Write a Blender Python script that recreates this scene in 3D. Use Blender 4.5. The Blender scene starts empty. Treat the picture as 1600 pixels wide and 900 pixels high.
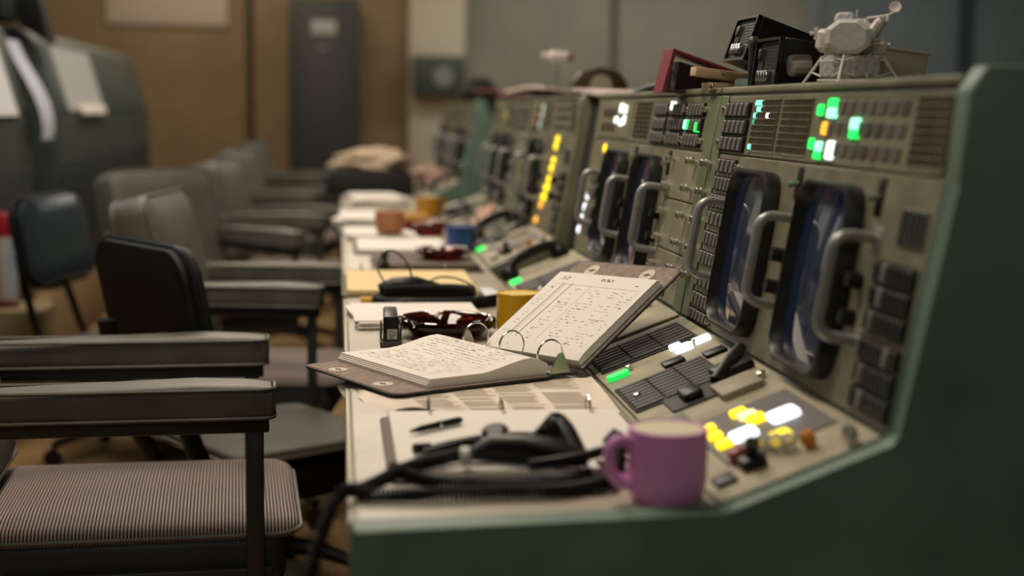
import bpy, bmesh, math, random
from mathutils import Matrix, Vector
random.seed(7)
PI = math.pi
C = bpy.context.scene.collection
V = Vector
# ------------------------------------------------------------------ materials
MATS = {}
def mat(name, col, rough=.5, metal=0., noise=0., nscale=30., bump=0., spec=.5, emit=None, es=0., trans=0., ior=1.45, sheen=0., col2=None, coat=0.):
    if name in MATS: return MATS[name]
    m = bpy.data.materials.new(name); m.use_nodes = True
    nt = m.node_tree; b = nt.nodes['Principled BSDF']
    def S(k, v):
        if k in b.inputs: b.inputs[k].default_value = v
    S('Base Color', (*col, 1)); S('Roughness', rough); S('Metallic', metal); S('Specular IOR Level', spec)
    S('Transmission Weight', trans); S('IOR', ior); S('Sheen Weight', sheen); S('Coat Weight', coat)
    if emit: S('Emission Color', (*emit, 1)); S('Emission Strength', es)
    if noise or bump:
        tc = nt.nodes.new('ShaderNodeTexCoord'); n = nt.nodes.new('ShaderNodeTexNoise')
        n.inputs['Scale'].default_value = nscale; n.inputs['Detail'].default_value = 5
        nt.links.new(tc.outputs['Object'], n.inputs['Vector'])
        if noise:
            mx = nt.nodes.new('ShaderNodeMix'); mx.data_type = 'RGBA'
            c2 = col2 or tuple(c*(1-noise) for c in col)
            mx.inputs['A'].default_value = (*c2, 1); mx.inputs['B'].default_value = (*[min(1, c*(1+noise*.4)) for c in col], 1)
            mr = nt.nodes.new('ShaderNodeMapRange'); mr.inputs['From Min'].default_value = .35; mr.inputs['From Max'].default_value = .65
            nt.links.new(n.outputs['Fac'], mr.inputs['Value']); nt.links.new(mr.outputs['Result'], mx.inputs['Factor'])
            nt.links.new(mx.outputs['Result'], b.inputs['Base Color'])
        if bump:
            bp = nt.nodes.new('ShaderNodeBump'); bp.inputs['Strength'].default_value = bump; bp.inputs['Distance'].default_value = .002
            nt.links.new(n.outputs['Fac'], bp.inputs['Height']); nt.links.new(bp.outputs['Normal'], b.inputs['Normal'])
    MATS[name] = m; return m
def emat(name, col, s, base=None):
    return mat(name, base or col, .35, emit=col, es=s)
def stripes(name, c1, c2, period, axis='X', rough=.95):
    m = bpy.data.materials.new(name); m.use_nodes = True; nt = m.node_tree; b = nt.nodes['Principled BSDF']
    tc = nt.nodes.new('ShaderNodeTexCoord'); sx = nt.nodes.new('ShaderNodeSeparateXYZ')
    nt.links.new(tc.outputs['Object'], sx.inputs[0])
    mu = nt.nodes.new('ShaderNodeMath'); mu.operation = 'MULTIPLY'; mu.inputs[1].default_value = 2*PI/period
    sn = nt.nodes.new('ShaderNodeMath'); sn.operation = 'SINE'
    nt.links.new(sx.outputs[axis], mu.inputs[0]); nt.links.new(mu.outputs[0], sn.inputs[0])
    mr = nt.nodes.new('ShaderNodeMapRange'); mr.inputs['From Min'].default_value = -.5; mr.inputs['From Max'].default_value = .5
    nt.links.new(sn.outputs[0], mr.inputs['Value'])
    n = nt.nodes.new('ShaderNodeTexNoise'); n.inputs['Scale'].default_value = 500; nt.links.new(tc.outputs['Object'], n.inputs['Vector'])
    ad = nt.nodes.new('ShaderNodeMath'); ad.operation = 'MULTIPLY'; nt.links.new(mr.outputs[0], ad.inputs[0]); 
    mr2 = nt.nodes.new('ShaderNodeMapRange'); mr2.inputs['From Min'].default_value = .3; mr2.inputs['From Max'].default_value = .7; mr2.inputs['To Min'].default_value = .78
    nt.links.new(n.outputs['Fac'], mr2.inputs['Value']); nt.links.new(mr2.outputs[0], ad.inputs[1])
    mx = nt.nodes.new('ShaderNodeMix'); mx.data_type = 'RGBA'; mx.inputs['A'].default_value = (*c1, 1); mx.inputs['B'].default_value = (*c2, 1)
    nt.links.new(ad.outputs[0], mx.inputs['Factor']); nt.links.new(mx.outputs['Result'], b.inputs['Base Color'])
    bp = nt.nodes.new('ShaderNodeBump'); bp.inputs['Strength'].default_value = .6; bp.inputs['Distance'].default_value = .002
    nt.links.new(ad.outputs[0], bp.inputs['Height']); nt.links.new(bp.outputs['Normal'], b.inputs['Normal'])
    b.inputs['Roughness'].default_value = rough; MATS[name] = m; return m

OLIVE = mat('olive_paint', (.18, .175, .105), .5, noise=.25, nscale=9, bump=.05)
OLIVEP = mat('olive_plate', (.205, .19, .122), .48, noise=.25, nscale=22)
PLATEL = mat('light_olive_plate', (.25, .228, .15), .5, noise=.2, nscale=16)
SLOPE = mat('slope_paint_lit', (.33, .29, .19), .55, noise=.25, nscale=18)  # light tan plate, with warm light from above put into the colour
GREEN = mat('green_paint', (.115, .185, .14), .5, noise=.2, nscale=6)
SEAM = mat('seam_green', (.13, .16, .085), .5, noise=.2, nscale=20)
RIM = mat('rim_green', (.22, .27, .19), .4)
DESK = mat('desk_laminate', (.44, .385, .30), .42, noise=.22, nscale=7)
DESKE = mat('desk_edge', (.45, .41, .31), .4)
BLACK = mat('black_plastic', (.006, .006, .006), .4, spec=.35)
MBLACK = mat('black_matte', (.008, .008, .008), .7)
RUBBER = mat('black_rubber', (.006, .006, .006), .55, spec=.3)
DGREY = mat('dark_grey', (.035, .035, .034), .5, noise=.2, nscale=40)
BTN = mat('button_grey', (.16, .145, .135), .38, noise=.25, nscale=60)
BTND = mat('button_dark', (.032, .033, .032), .3, noise=.3, nscale=60)
BTNL = mat('button_pale', (.24, .26, .25), .3)
CHROME = mat('chrome', (.75, .72, .66), .2, 1.)
STEEL = mat('steel', (.42, .39, .35), .35, 1.)
HANDLE = mat('handle_metal', (.36, .36, .35), .36, .5, noise=.15, nscale=60)
BEZEL = mat('bezel_black', (.009, .009, .0095), .4)
WHITE = mat('white_paper', (.80, .745, .68), .8)
PAPER2 = mat('paper_cool', (.66, .68, .72), .8)
CREAM = mat('cream_paper', (.76, .66, .54), .8, noise=.12, nscale=15)
YELLOWP = mat('yellow_paper', (.78, .60, .30), .8)
INK = mat('ink', (.10, .085, .08), .9)
INKF = mat('faded_ink', (.42, .36, .31), .9)
INKB = mat('faded_brown_ink', (.70, .605, .485), .9)
BOARD = mat('binder_board', (.26, .185, .145), .75, noise=.3, nscale=90)
BCOVER = mat('binder_cover', (.014, .013, .013), .6)
BROWNB = mat('binder_brown', (.10, .07, .05), .6)
VINYL = mat('grey_vinyl', (.112, .108, .088), .5, noise=.18, nscale=14, bump=.12)
VINYLB = mat('grey_vinyl_back', (.115, .110, .09), .5, noise=.18, nscale=10, bump=.1)
CFRAME = mat('chair_frame', (.030, .032, .028), .45)
SEATF = stripes('striped_cloth', (.04, .031, .033), (.40, .32, .28), .0062)
BLKCH = mat('black_chair', (.008, .0075, .007), .42, spec=.35, noise=.3, nscale=20)
BLKVIN = mat('black_vinyl_sheen', (.018, .028, .036), .28, bump=.1, nscale=80)  # bluish base colour stands in for the cool sheen on the vinyl
OLSEAT = mat('olive_vinyl', (.044, .040, .027), .6)
def lampm(n, c, s): return emat(n, c, s)
L_GREEN = lampm('lamp_green', (.02, .85, .13), 1.25)
L_MINT = lampm('lamp_mint', (.35, 1., .66), 1.3)
L_CYAN = lampm('lamp_cyan', (.22, .95, .68), 1.2)
L_WHITE = lampm('lamp_white', (.85, .95, .9), 1.4)
L_COOL = lampm('lamp_coolwhite', (.85, .9, 1.), 1.6)
L_YEL = lampm('lamp_yellow', (1., .72, .01), 1.5)
L_PALE = lampm('lamp_paleyellow', (.9, .9, .5), .9)
L_ORG = lampm('lamp_orange', (1., .45, .04), 1.2)
GLASSB = mat('clear_bulb', (.8, .78, .75), .08, trans=.6)

# ------------------------------------------------------------------ shapes
class S:
    def __init__(s, M=None): s.bm = bmesh.new(); s.M = M or Matrix()
    def _add(s, t, mi=0, M=None):
        bmesh.ops.recalc_face_normals(t, faces=t.faces)
        MM = s.M @ (M or Matrix())
        bmesh.ops.transform(t, matrix=MM, verts=t.verts)
        if MM.to_3x3().determinant() < 0: bmesh.ops.reverse_faces(t, faces=t.faces)
        for f in t.faces: f.material_index = mi if f.material_index == 0 else f.material_index
        me = bpy.data.meshes.new('tmp'); t.to_mesh(me); t.free(); s.bm.from_mesh(me); bpy.data.meshes.remove(me)
        return s
    def box(s, c, d, bev=0, seg=2, R=None, mi=0, taper=None):
        t = bmesh.new(); bmesh.ops.create_cube(t, size=1)
        for v in t.verts:
            v.co = V((v.co.x*d[0], v.co.y*d[1], v.co.z*d[2]))
            if taper and v.co.z > 0: v.co.x *= taper[0]; v.co.y *= taper[1]
        if bev: bmesh.ops.bevel(t, geom=t.edges[:], offset=min(bev, min(d)*.49), segments=seg, profile=.5, affect='EDGES')
        return s._add(t, mi, Matrix.Translation(c) @ (R.to_4x4() if R else Matrix()))
    def loft(s, rings, closed=True, cap=True, mi=0, M=None, loop=False):
        t = bmesh.new(); vs = [[t.verts.new(p) for p in r] for r in rings]; n = len(rings[0])
        R = list(range(len(rings)-1)) + ([len(rings)-1] if loop else [])
        for i in R:
            a, b = vs[i], vs[(i+1) % len(vs)]
            for j in range(n if closed else n-1):
                k = (j+1) % n
                try: t.faces.new((a[j], a[k], b[k], b[j]))
                except ValueError: pass
        if cap and closed and not loop:
            t.faces.new(vs[0]); t.faces.new(vs[-1])
        bmesh.ops.remove_doubles(t, verts=t.verts, dist=1e-7)
        return s._add(t, mi, M)
    def tube(s, pts, r, n=8, mi=0, loop=False, M=None, flat=1.):
        pts = [V(p) for p in pts]; m = len(pts); rings = []
        up = None
        for i, p in enumerate(pts):
            if loop: d = pts[(i+1) % m]-pts[i-1]
            else: d = pts[min(i+1, m-1)]-pts[max(i-1, 0)]
            d.normalize()
            if up is None: up = d.orthogonal().normalized()
            up = (up - d*up.dot(d)); up = up.normalized() if up.length > 1e-6 else d.orthogonal().normalized()
            sd = d.cross(up); rr = r[i] if isinstance(r, (list, tuple)) else r
            rings.append([p + up*rr*math.cos(2*PI*k/n) + sd*rr*flat*math.sin(2*PI*k/n) for k in range(n)])
        return s.loft(rings, mi=mi, loop=loop, M=M)
    def cyl(s, p0, p1, r0, r1=None, n=16, mi=0):
        return s.tube([p0, p1], [r0, r1 if r1 is not None else r0], n=n, mi=mi)
    def lathe(s, prof, c=(0, 0, 0), n=36, mi=0, M=None, loop=True, sq=0):
        rings = []
        for r, z in prof:
            rings.append([V((c[0]+r*math.cos(2*PI*k/n), c[1]+r*math.sin(2*PI*k/n), c[2]+z)) for k in range(n)])
        return s.loft(rings, mi=mi, M=M, cap=not loop, loop=loop)
    def prism(s, poly, h0, h1, mi=0, M=None, bev=0, seg=2):
        t = bmesh.new(); a = [t.verts.new((p[0], p[1], h0)) for p in poly]; b = [t.verts.new((p[0], p[1], h1)) for p in poly]
        t.faces.new(a[::-1]); t.faces.new(b); n = len(poly)
        for i in range(n): t.faces.new((a[i], a[(i+1) % n], b[(i+1) % n], b[i]))
        if bev: bmesh.ops.bevel(t, geom=t.edges[:], offset=bev, segments=seg, profile=.5, affect='EDGES')
        return s._add(t, mi, M)
    def sheet(s, fn, nu, nv, th=.0006, mi=0):
        t = bmesh.new(); A = []; B = []
        for i in range(nu+1):
            a = []; b = []
            for j in range(nv+1):
                p = V(fn(i/nu, j/nv)); e = 1e-3
                du = V(fn(min(i/nu+e, 1), j/nv))-V(fn(max(i/nu-e, 0), j/nv)); dv = V(fn(i/nu, min(j/nv+e, 1)))-V(fn(i/nu, max(j/nv-e, 0)))
                n = du.cross(dv).normalized()
                if n.z < 0: n = -n
                a.append(t.verts.new(p)); b.append(t.verts.new(p-n*th))
            A.append(a); B.append(b)
        for i in range(nu):
            for j in range(nv):
                t.faces.new((A[i][j], A[i+1][j], A[i+1][j+1], A[i][j+1])); t.faces.new((B[i][j], B[i][j+1], B[i+1][j+1], B[i+1][j]))
        for i in range(nu):
            t.faces.new((A[i][0], B[i][0], B[i+1][0], A[i+1][0])); t.faces.new((A[i][nv], A[i+1][nv], B[i+1][nv], B[i][nv]))
        for j in range(nv):
            t.faces.new((A[0][j], A[0][j+1], B[0][j+1], B[0][j])); t.faces.new((A[nu][j], B[nu][j], B[nu][j+1], A[nu][j+1]))
        return s._add(t, mi)
def rrect(w, h, r, n=5, cx=0, cy=0):
    P = []
    for sx, sy, a0 in ((1, 1, 0), (-1, 1, 90), (-1, -1, 180), (1, -1, 270)):
        for k in range(n+1):
            a = math.radians(a0+90*k/n); P.append((cx+sx*(w/2-r)+r*math.cos(a), cy+sy*(h/2-r)+r*math.sin(a)))
    return P
ROOT = {}
def rootof(o):
    while o.parent: o = o.parent
    return o
def obj(name, s, mats, parent=None, loc=None, sharp=38):
    me = bpy.data.meshes.new(name); s.bm.to_mesh(me); s.bm.free()
    for m in (mats if isinstance(mats, (list, tuple)) else [mats]): me.materials.append(m)
    for p in me.polygons: p.use_smooth = True
    me.set_sharp_from_angle(angle=math.radians(sharp))
    o = bpy.data.objects.new(name, me); C.objects.link(o)
    if parent:
        r = rootof(parent); me.transform(Matrix.Translation(-ROOT.get(r, V((0, 0, 0))))); o.parent = parent
    else:
        if loc is None:
            xs = [v.co for v in me.vertices]
            loc = V(((min(p.x for p in xs)+max(p.x for p in xs))/2, (min(p.y for p in xs)+max(p.y for p in xs))/2, min(p.z for p in xs)))
        loc = V(loc); me.transform(Matrix.Translation(-loc)); o.location = loc; ROOT[o] = loc
    return o
def tag(o, label, cat, group=None):
    o['label'] = label; o['category'] = cat
    if group: o['group'] = group
    return o
def thing(name, label, cat, loc=(0, 0, 0), group=None):
    o = bpy.data.objects.new(name, None); C.objects.link(o); o.empty_display_size = .05
    o.location = loc; ROOT[o] = V(loc); return tag(o, label, cat, group)
def struct(name, s, m):
    o = obj(name, s, m); o['kind'] = 'structure'; return o
def inst(name, me, loc, parent):
    o = bpy.data.objects.new(name, me); C.objects.link(o); o.parent = parent
    o.location = V(loc)-ROOT.get(rootof(parent), V((0, 0, 0))); return o
def dup(root, loc, rotz=None, label=None, group=None):
    r = root.copy(); C.objects.link(r); r.location = loc; ROOT[r] = V(loc)
    if rotz is not None: r.rotation_euler = (0, 0, rotz)
    if label: r['label'] = label
    if group: r['group'] = group
    for ch in list(root.children):
        c = ch.copy(); C.objects.link(c); c.parent = r
        for g in ch.children:
            d = g.copy(); C.objects.link(d); d.parent = c
    return r
def lerp(a, b, t): return a+(b-a)*t
def sm(a, b, x):
    t = max(0, min(1, (x-a)/(b-a))); return t*t*(3-2*t)

# ------------------------------------------------------------------ camera
CZ = 1.17
cam = bpy.data.cameras.new('camera'); co = bpy.data.objects.new('camera', cam); C.objects.link(co)
F = 2222.
yd = V((530-800, -(170-450), -F)).normalized(); xd = yd.cross(V((0, 1, 0))).normalized(); zd = xd.cross(yd)
R3 = Matrix((xd, yd, zd))
co.matrix_world = Matrix.Translation((0, 0, CZ)) @ R3.to_4x4()
cam.sensor_width = 36; cam.lens = F/1600*36; cam.clip_start = .05
cam.dof.use_dof = True; cam.dof.focus_distance = 2.38; cam.dof.aperture_fstop = 1.95; cam.dof.aperture_blades = 0
bpy.context.scene.camera = co

# ------------------------------------------------------------------ the setting
s = S(); s.box((0, 5, -.05), (14, 22, .1)); struct('floor', s, mat('carpet', (.27, .165, .065), .95, noise=.25, nscale=40, bump=.5))
s = S(); s.box((0, 5, 3.35), (14, 22, .1)); struct('ceiling', s, mat('ceiling_tile', (.35, .33, .28), .9))
WALLB = mat('brown_wall', (.24, .17, .09), .7, noise=.12, nscale=3)
WALLG = mat('grey_wall', (.22, .21, .165), .7, noise=.1, nscale=3)
WALLD = mat('bluish_wall', (.15, .165, .165), .6, noise=.1, nscale=3)
GROOVE = mat('groove', (.05, .037, .02), .8)
s = S()
s.box((-3.2, 13.1, 1.65), (7.64, .2, 3.3)); 
for x in (-4.6, -2.7, -.79): s.box((x, 12.995, 1.65), (.07, .03, 3.3), mi=1)
struct('wall_back', s, [WALLB, GROOVE])
s = S(); s.box((.87, 13.05, 1.65), (.5, .3, 3.3), .01); struct('trim_1', s, mat('pale_column', (.50, .44, .34), .7))
s = S(); s.box((2.75, 13.1, 1.65), (3.26, .2, 3.3)); s.box((2.5, 12.995, 1.65), (.07, .03, 3.3), mi=1)
struct('wall_back_grey', s, [WALLG, mat('groove_grey', (.08, .078, .062), .8)])
s = S(); s.box((4.9, 13.12, 1.2), (1.0, .16, 2.4), .01); s.box((4.5, 13.02, 1.1), (.04, .05, .14), .01)
struct('door_1', s, mat('door_dark', (.075, .08, .08), .5, noise=.1, nscale=3))
s = S(); s.box((5.7, 13.1, 1.65), (2.64, .2, 3.3)); s.box((5.86, 12.99, 1.65), (.14, .04, 3.3), mi=1)
struct('wall_back_blue', s, [WALLD, mat('groove_blue', (.035, .04, .045), .8)])
s = S(); s.box((4.37, 12.99, 1.65), (.16, .06, 3.3), .01); struct('trim_2', s, mat('door_frame', (.16, .165, .155), .6))
s = S(); s.box((-7.05, 5, 1.65), (.1, 22, 3.3)); struct('wall_left', s, WALLB)
s = S(); s.box((7.05, 5, 1.65), (.1, 22, 3.3)); struct('wall_right', s, WALLG)
s = S(); s.box((0, -6.05, 1.65), (14, .1, 3.3)); struct('wall_front', s, mat('dark_front_wall', (.04, .04, .04), .9))

# ------------------------------------------------------------------ flight consoles
def frame(o, a, b, c):
    m = Matrix.Identity(4)
    for i in range(3): m[i][0] = a[i]; m[i][1] = b[i]; m[i][2] = c[i]; m[i][3] = o[i]
    return m
up = V((.063, 0, .394)).normalized(); pn = V((-up.z, 0, up.x))
PF = frame((.605, 0, .816), (0, 1, 0), up, pn)           # steep panel: (Y, v, out)
su = V((.195, 0, .076)).normalized(); sn = V((-su.z, 0, su.x))
SF = frame((.41, 0, .74), (0, 1, 0), su, sn)             # sloped shelf: (Y, v, out)
TOPZ = 1.21
def lamp(par, fr, y, v, w, h, m, d=.006, r=None, name='indicator_lamp'):
    s = S(fr); s.prism(rrect(w, h, min(w, h)*.22, 3, y, v), -.002, d, bev=.0012, seg=1)
    return obj(name, s, m, par)
def roundlamp(par, fr, y, v, r, m, d=.008):
    s = S(fr); s.lathe([(0, 0), (r, 0), (r, d*.5), (r*.7, d), (0, d*1.15)], (y, v, 0), 14, loop=False)
    return obj('indicator_lamp', s, m, par)
def btn_mesh(fr, w, h, d, m, name):
    s = S(Matrix(fr.to_3x3()).to_4x4()); s.box((0, 0, d/2), (w, h, d), .0012, 1)
    o = obj(name, s, m); me = o.data; me.transform(Matrix.Translation(o.location)); bpy.data.objects.remove(o); return me
BM = {}
def strip(par, fr, y0, y1, v, h, n, pale=(), dark=False, knob=None, lit={}):
    """a dark frame holding n upright push buttons between y0 and y1"""
    w = (y1-y0)/n
    s = S(fr); s.prism(rrect(y1-y0+.006, h+.006, .002, 2, (y0+y1)/2, v), -.001, .004, bev=.001, seg=1)
    for k in range(n+1): s.box((y0+w*k, v, .005), (.0022, h+.002, .006))
    f = obj('push_button_strip', s, MBLACK, par)
    for k in range(n):
        m = BTNL if k in pale else (BTND if dark else BTN)
        if k in lit: m = lit[k]
        key = (m.name, round(w, 4), round(h, 4), id(fr))
        if key not in BM: BM[key] = btn_mesh(fr, w*.60, h, .011, m, 'push_button')
        inst('push_button', BM[key], fr @ V((y0+w*(k+.5), v, 0)), f)
    if knob is not None: screw(par, fr, knob, v, .006, .012)
    return f
def screw(par, fr, y, v, r=.0075, L=.026, plate=False):
    s = S(fr); s.lathe([(0, 0), (r*.55, 0), (r*.55, L*.35), (r, L*.4), (r*1.02, L*.62), (r*.8, L*.66), (r*.8, L*.72), (r*1.0, L*.76), (r, L*.95), (r*.7, L), (0, L)], (y, v, 0), 14, loop=False)
    return obj('thumb_screw', s, CHROME, par)
def matrix_panel(par, y0, y1, v0, v1, rows, cols):
    s = S(PF); s.prism(rrect(y1-y0, v1-v0, .003, 2, (y0+y1)/2, (v0+v1)/2), -.001, .004, bev=.001, seg=1)
    hh = (v1-v0-.008)/rows; ww = (y1-y0-.012)/cols
    for r in range(rows):
        vv = v0+.004+hh*(r+.5)
        s.box(((y0+y1)/2, vv, .0042), (y1-y0-.010, hh*.66, .0012), mi=1)
        for c in range(cols+1): s.box((y0+.006+ww*c, vv, .0052), (.0016, hh*.66, .0022))
        s.box(((y0+y1)/2, vv+hh*.5, .0055), (y1-y0-.006, hh*.14, .0024))
    return obj('indicator_matrix', s, [OLIVEP, mat('unlit_cell', (.028, .018, .012), .35)], par)
def grab_handle(par, y):
    s = S(PF); a, b, o, r = .088, .212, .056, .0078; pts = [(y, a, -.002), (y, a, o*.6)]
    for k in range(6): t = PI/2*k/5; pts.append((y, a+.020*(1-math.cos(t)), o-.022+.022*math.sin(t)))
    for k in range(6): t = PI/2*k/5; pts.append((y, b-.013*(math.sin(PI/2-t)*-1+1)-.0 if False else b-.020*(1-math.sin(t))*1.0, o-.022+.022*math.cos(t)))
    pts += [(y, b, o*.5), (y, b, -.002)]
    s.tube(pts, r, 12, flat=.85)
    for v in (a, b): s.box((y, v, .003), (.03, .03, .006), .002)
    return obj('grab_handle', s, HANDLE, par)
def rotary(par, fr, y, v, r=.011, L=.022):
    s = S(fr); s.lathe([(0, 0), (r*1.3, 0), (r*1.3, .003), (r, .004), (r*.92, L), (0, L)], (y, v, 0), 8, loop=False)
    return obj('control_knob', s, BLACK, par)
SCREEN = bpy.data.materials.new('screen_glass'); SCREEN.use_nodes = True
def mk_screen():
    nt = SCREEN.node_tree; b = nt.nodes['Principled BSDF']; b.inputs['Base Color'].default_value = (.012, .018, .035, 1); b.inputs['Roughness'].default_value = .07
    b.inputs['Coat Weight'].default_value = .6; b.inputs['Coat Roughness'].default_value = .03
    b.inputs['Emission Color'].default_value = (.07, .13, .36, 1); b.inputs['Emission Strength'].default_value = .026
mk_screen()
def monitor(par, y, v, w=.205, h=.25, lit=True):
    s = S(PF)
    def ring(dw, hh): return [V((p[0], p[1], hh)) for p in rrect(w+dw, h+dw, .040+dw*.3, 6, y, v)]
    s.loft([ring(.0, -.002), ring(.0, .020), ring(-.005, .028), ring(-.012, .0285), ring(-.018, .024), ring(-.024, .012), ring(-.026, .0045)], cap=False)
    bz = obj('monitor_bezel', s, BEZEL, par)
    s = S(PF); W, H = w-.020, h-.020
    def fn(a, b):
        x, z = a*2-1, b*2-1
        # rounded rectangle outline
        k = .91+.09*min(1, (1-abs(x)**5*abs(z)**5))
        return (y+x*W/2*k, v+z*H/2*k, -.0+.016-.006*(.5*x*x+.5*z*z))
    s.sheet(fn, 14, 16, .003); obj('screen', s, SCREEN, bz)
    return bz
def cabinet(par, y0, y1):
    s = S(); prof = [(.43, 0), (.43, .60), (.395, .69), (.41, .738), (.605, .814), (.663, 1.18), (.661, 1.2), (.668, TOPZ), (1.16, TOPZ), (1.18, 1.19), (1.18, 0)]
    s.prism([(p[0], p[1]) for p in prof], y0, y1, M=frame((0, 0, 0), (1, 0, 0), (0, 0, 1), (0, 1, 0)), bev=.0025, seg=1)
    c = obj('cabinet', s, OLIVE, par)
    s = S(PF); s.prism([(y0+.001, .394), (y1-.001, .394), (y1-.001, .405), (y0+.001, .405)], -.01, .009, bev=.003); obj('top_trim', s, RIM if False else OLIVE, par)
    s = S(PF); s.prism(rrect(y1-y0-.03, .098, .004, 2, (y0+y1)/2, .342), -.002, .003, bev=.001, seg=1)
    for k in range(6): s.lathe([(0, 0), (.003, 0), (.0025, .002), (0, .0024)], (lerp(y0+.04, y1-.04, k/5), .2985, .003), 8, loop=False, mi=1)
    obj('upper_panel', s, [OLIVE, STEEL], par)
    s = S(SF); s.prism(rrect(y1-y0-.02, .198, .004, 2, (y0+y1)/2, .105), -.002, .004, bev=.0015, seg=1); obj('shelf_panel', s, SLOPE, par)
    return c
def end_panel(par, y0, th, m=GREEN, full=True):
    s = S(); prof = [(.010, 0), (.010, .70), (.012, .742), (.408, .744), (.605, .822), (.648, 1.10), (.655, 1.2), (.672, 1.226), (1.19, 1.226), (1.2, 1.2), (1.2, 0)]
    prof[4:5] = [(.590, .816), (.600, .826)]
    if not full: prof = [(.44, 0), (.44, .60), (.412, .70)]+prof[3:]
    s.prism(prof, y0, y0+th, M=frame((0, 0, 0), (1, 0, 0), (0, 0, 1), (0, 1, 0)), bev=.005, seg=3)
    return obj('end_panel', s, m, par)
def grille(par, fr, y0, y1, v0, v1, cols, bars, m=BTND):
    s = S(fr); s.prism(rrect(y1-y0, v1-v0, .003, 2, (y0+y1)/2, (v0+v1)/2), .002, .0065, bev=.001, seg=1)
    for c in range(cols):
        a = lerp(v0+.004, v1-.004, c/cols); b = lerp(v0+.004, v1-.004, (c+1)/cols)-.003
        for k in range(bars):
            yy = lerp(y0+.006, y1-.006, (k+.5)/bars)
            s.box((yy, (a+b)/2, .007), ((y1-y0-.012)/bars*.72, b-a, .004), .0008, 1, mi=1)
    return obj('label_grille', s, [MBLACK, m], par)
def shelf_common(par, y0, W):
    """controls on the sloped shelf; y0 near end"""
    Y = lambda a: y0+a
    grille(par, SF, Y(.51), Y(.675), .010, .155, 3, 9, DGREY)
    grille(par, SF, Y(.80), Y(.955), .015, .185, 3, 7, DGREY)
    s = S(SF); s.prism(rrect(.085, .075, .004, 2, Y(.485), .088), .002, .007, bev=.001, seg=1); s.box((Y(.485), .088, .012), (.05, .03, .014), .006, mi=0); obj('recessed_switch', s, BLACK, par)
    s = S(SF); s.prism(rrect(.07, .06, .004, 2, Y(.44), .145), .003, .014, bev=.002); obj('blank_pad', s, SLOPE, par)
    s = S(SF); s.box((Y(.535), .165, .010), (.05, .06, .014), .005); s.tube([(Y(.50), .13, .010), (Y(.53), .165, .020), (Y(.57), .195, .022)], [.008, .011, .009], 10); obj('lever_switch', s, BLACK, par)
    s = S(SF); s.prism(rrect(.20, .142, .006, 3, Y(.255), .118), .002, .006, bev=.001, seg=1); obj('lamp_board', s, mat('board_grey', (.10, .088, .085), .45), par)
    for a, v in ((.45, .185), (.42, .175), (.33, .04), (.56, .19), (.585, .03), (.765, .055), (.76, .165)): screw(par, SF, Y(a), v, .006, .013)
    for a, v in ((.70, .115), (.665, .175)):
        s = S(SF); s.box((Y(a), v, .006), (.03, .035, .008), .002); obj('rocker_switch', s, BLACK, par)
    for k in range(4): 
        s = S(SF); s.box((Y(.40), .035+.0*k, .005), (.05, .05, .004), .001); 
        if k == 0: obj('label_plate', s, mat('label_grey', (.2, .18, .17), .5), par)
        else: s.bm.free()
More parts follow.
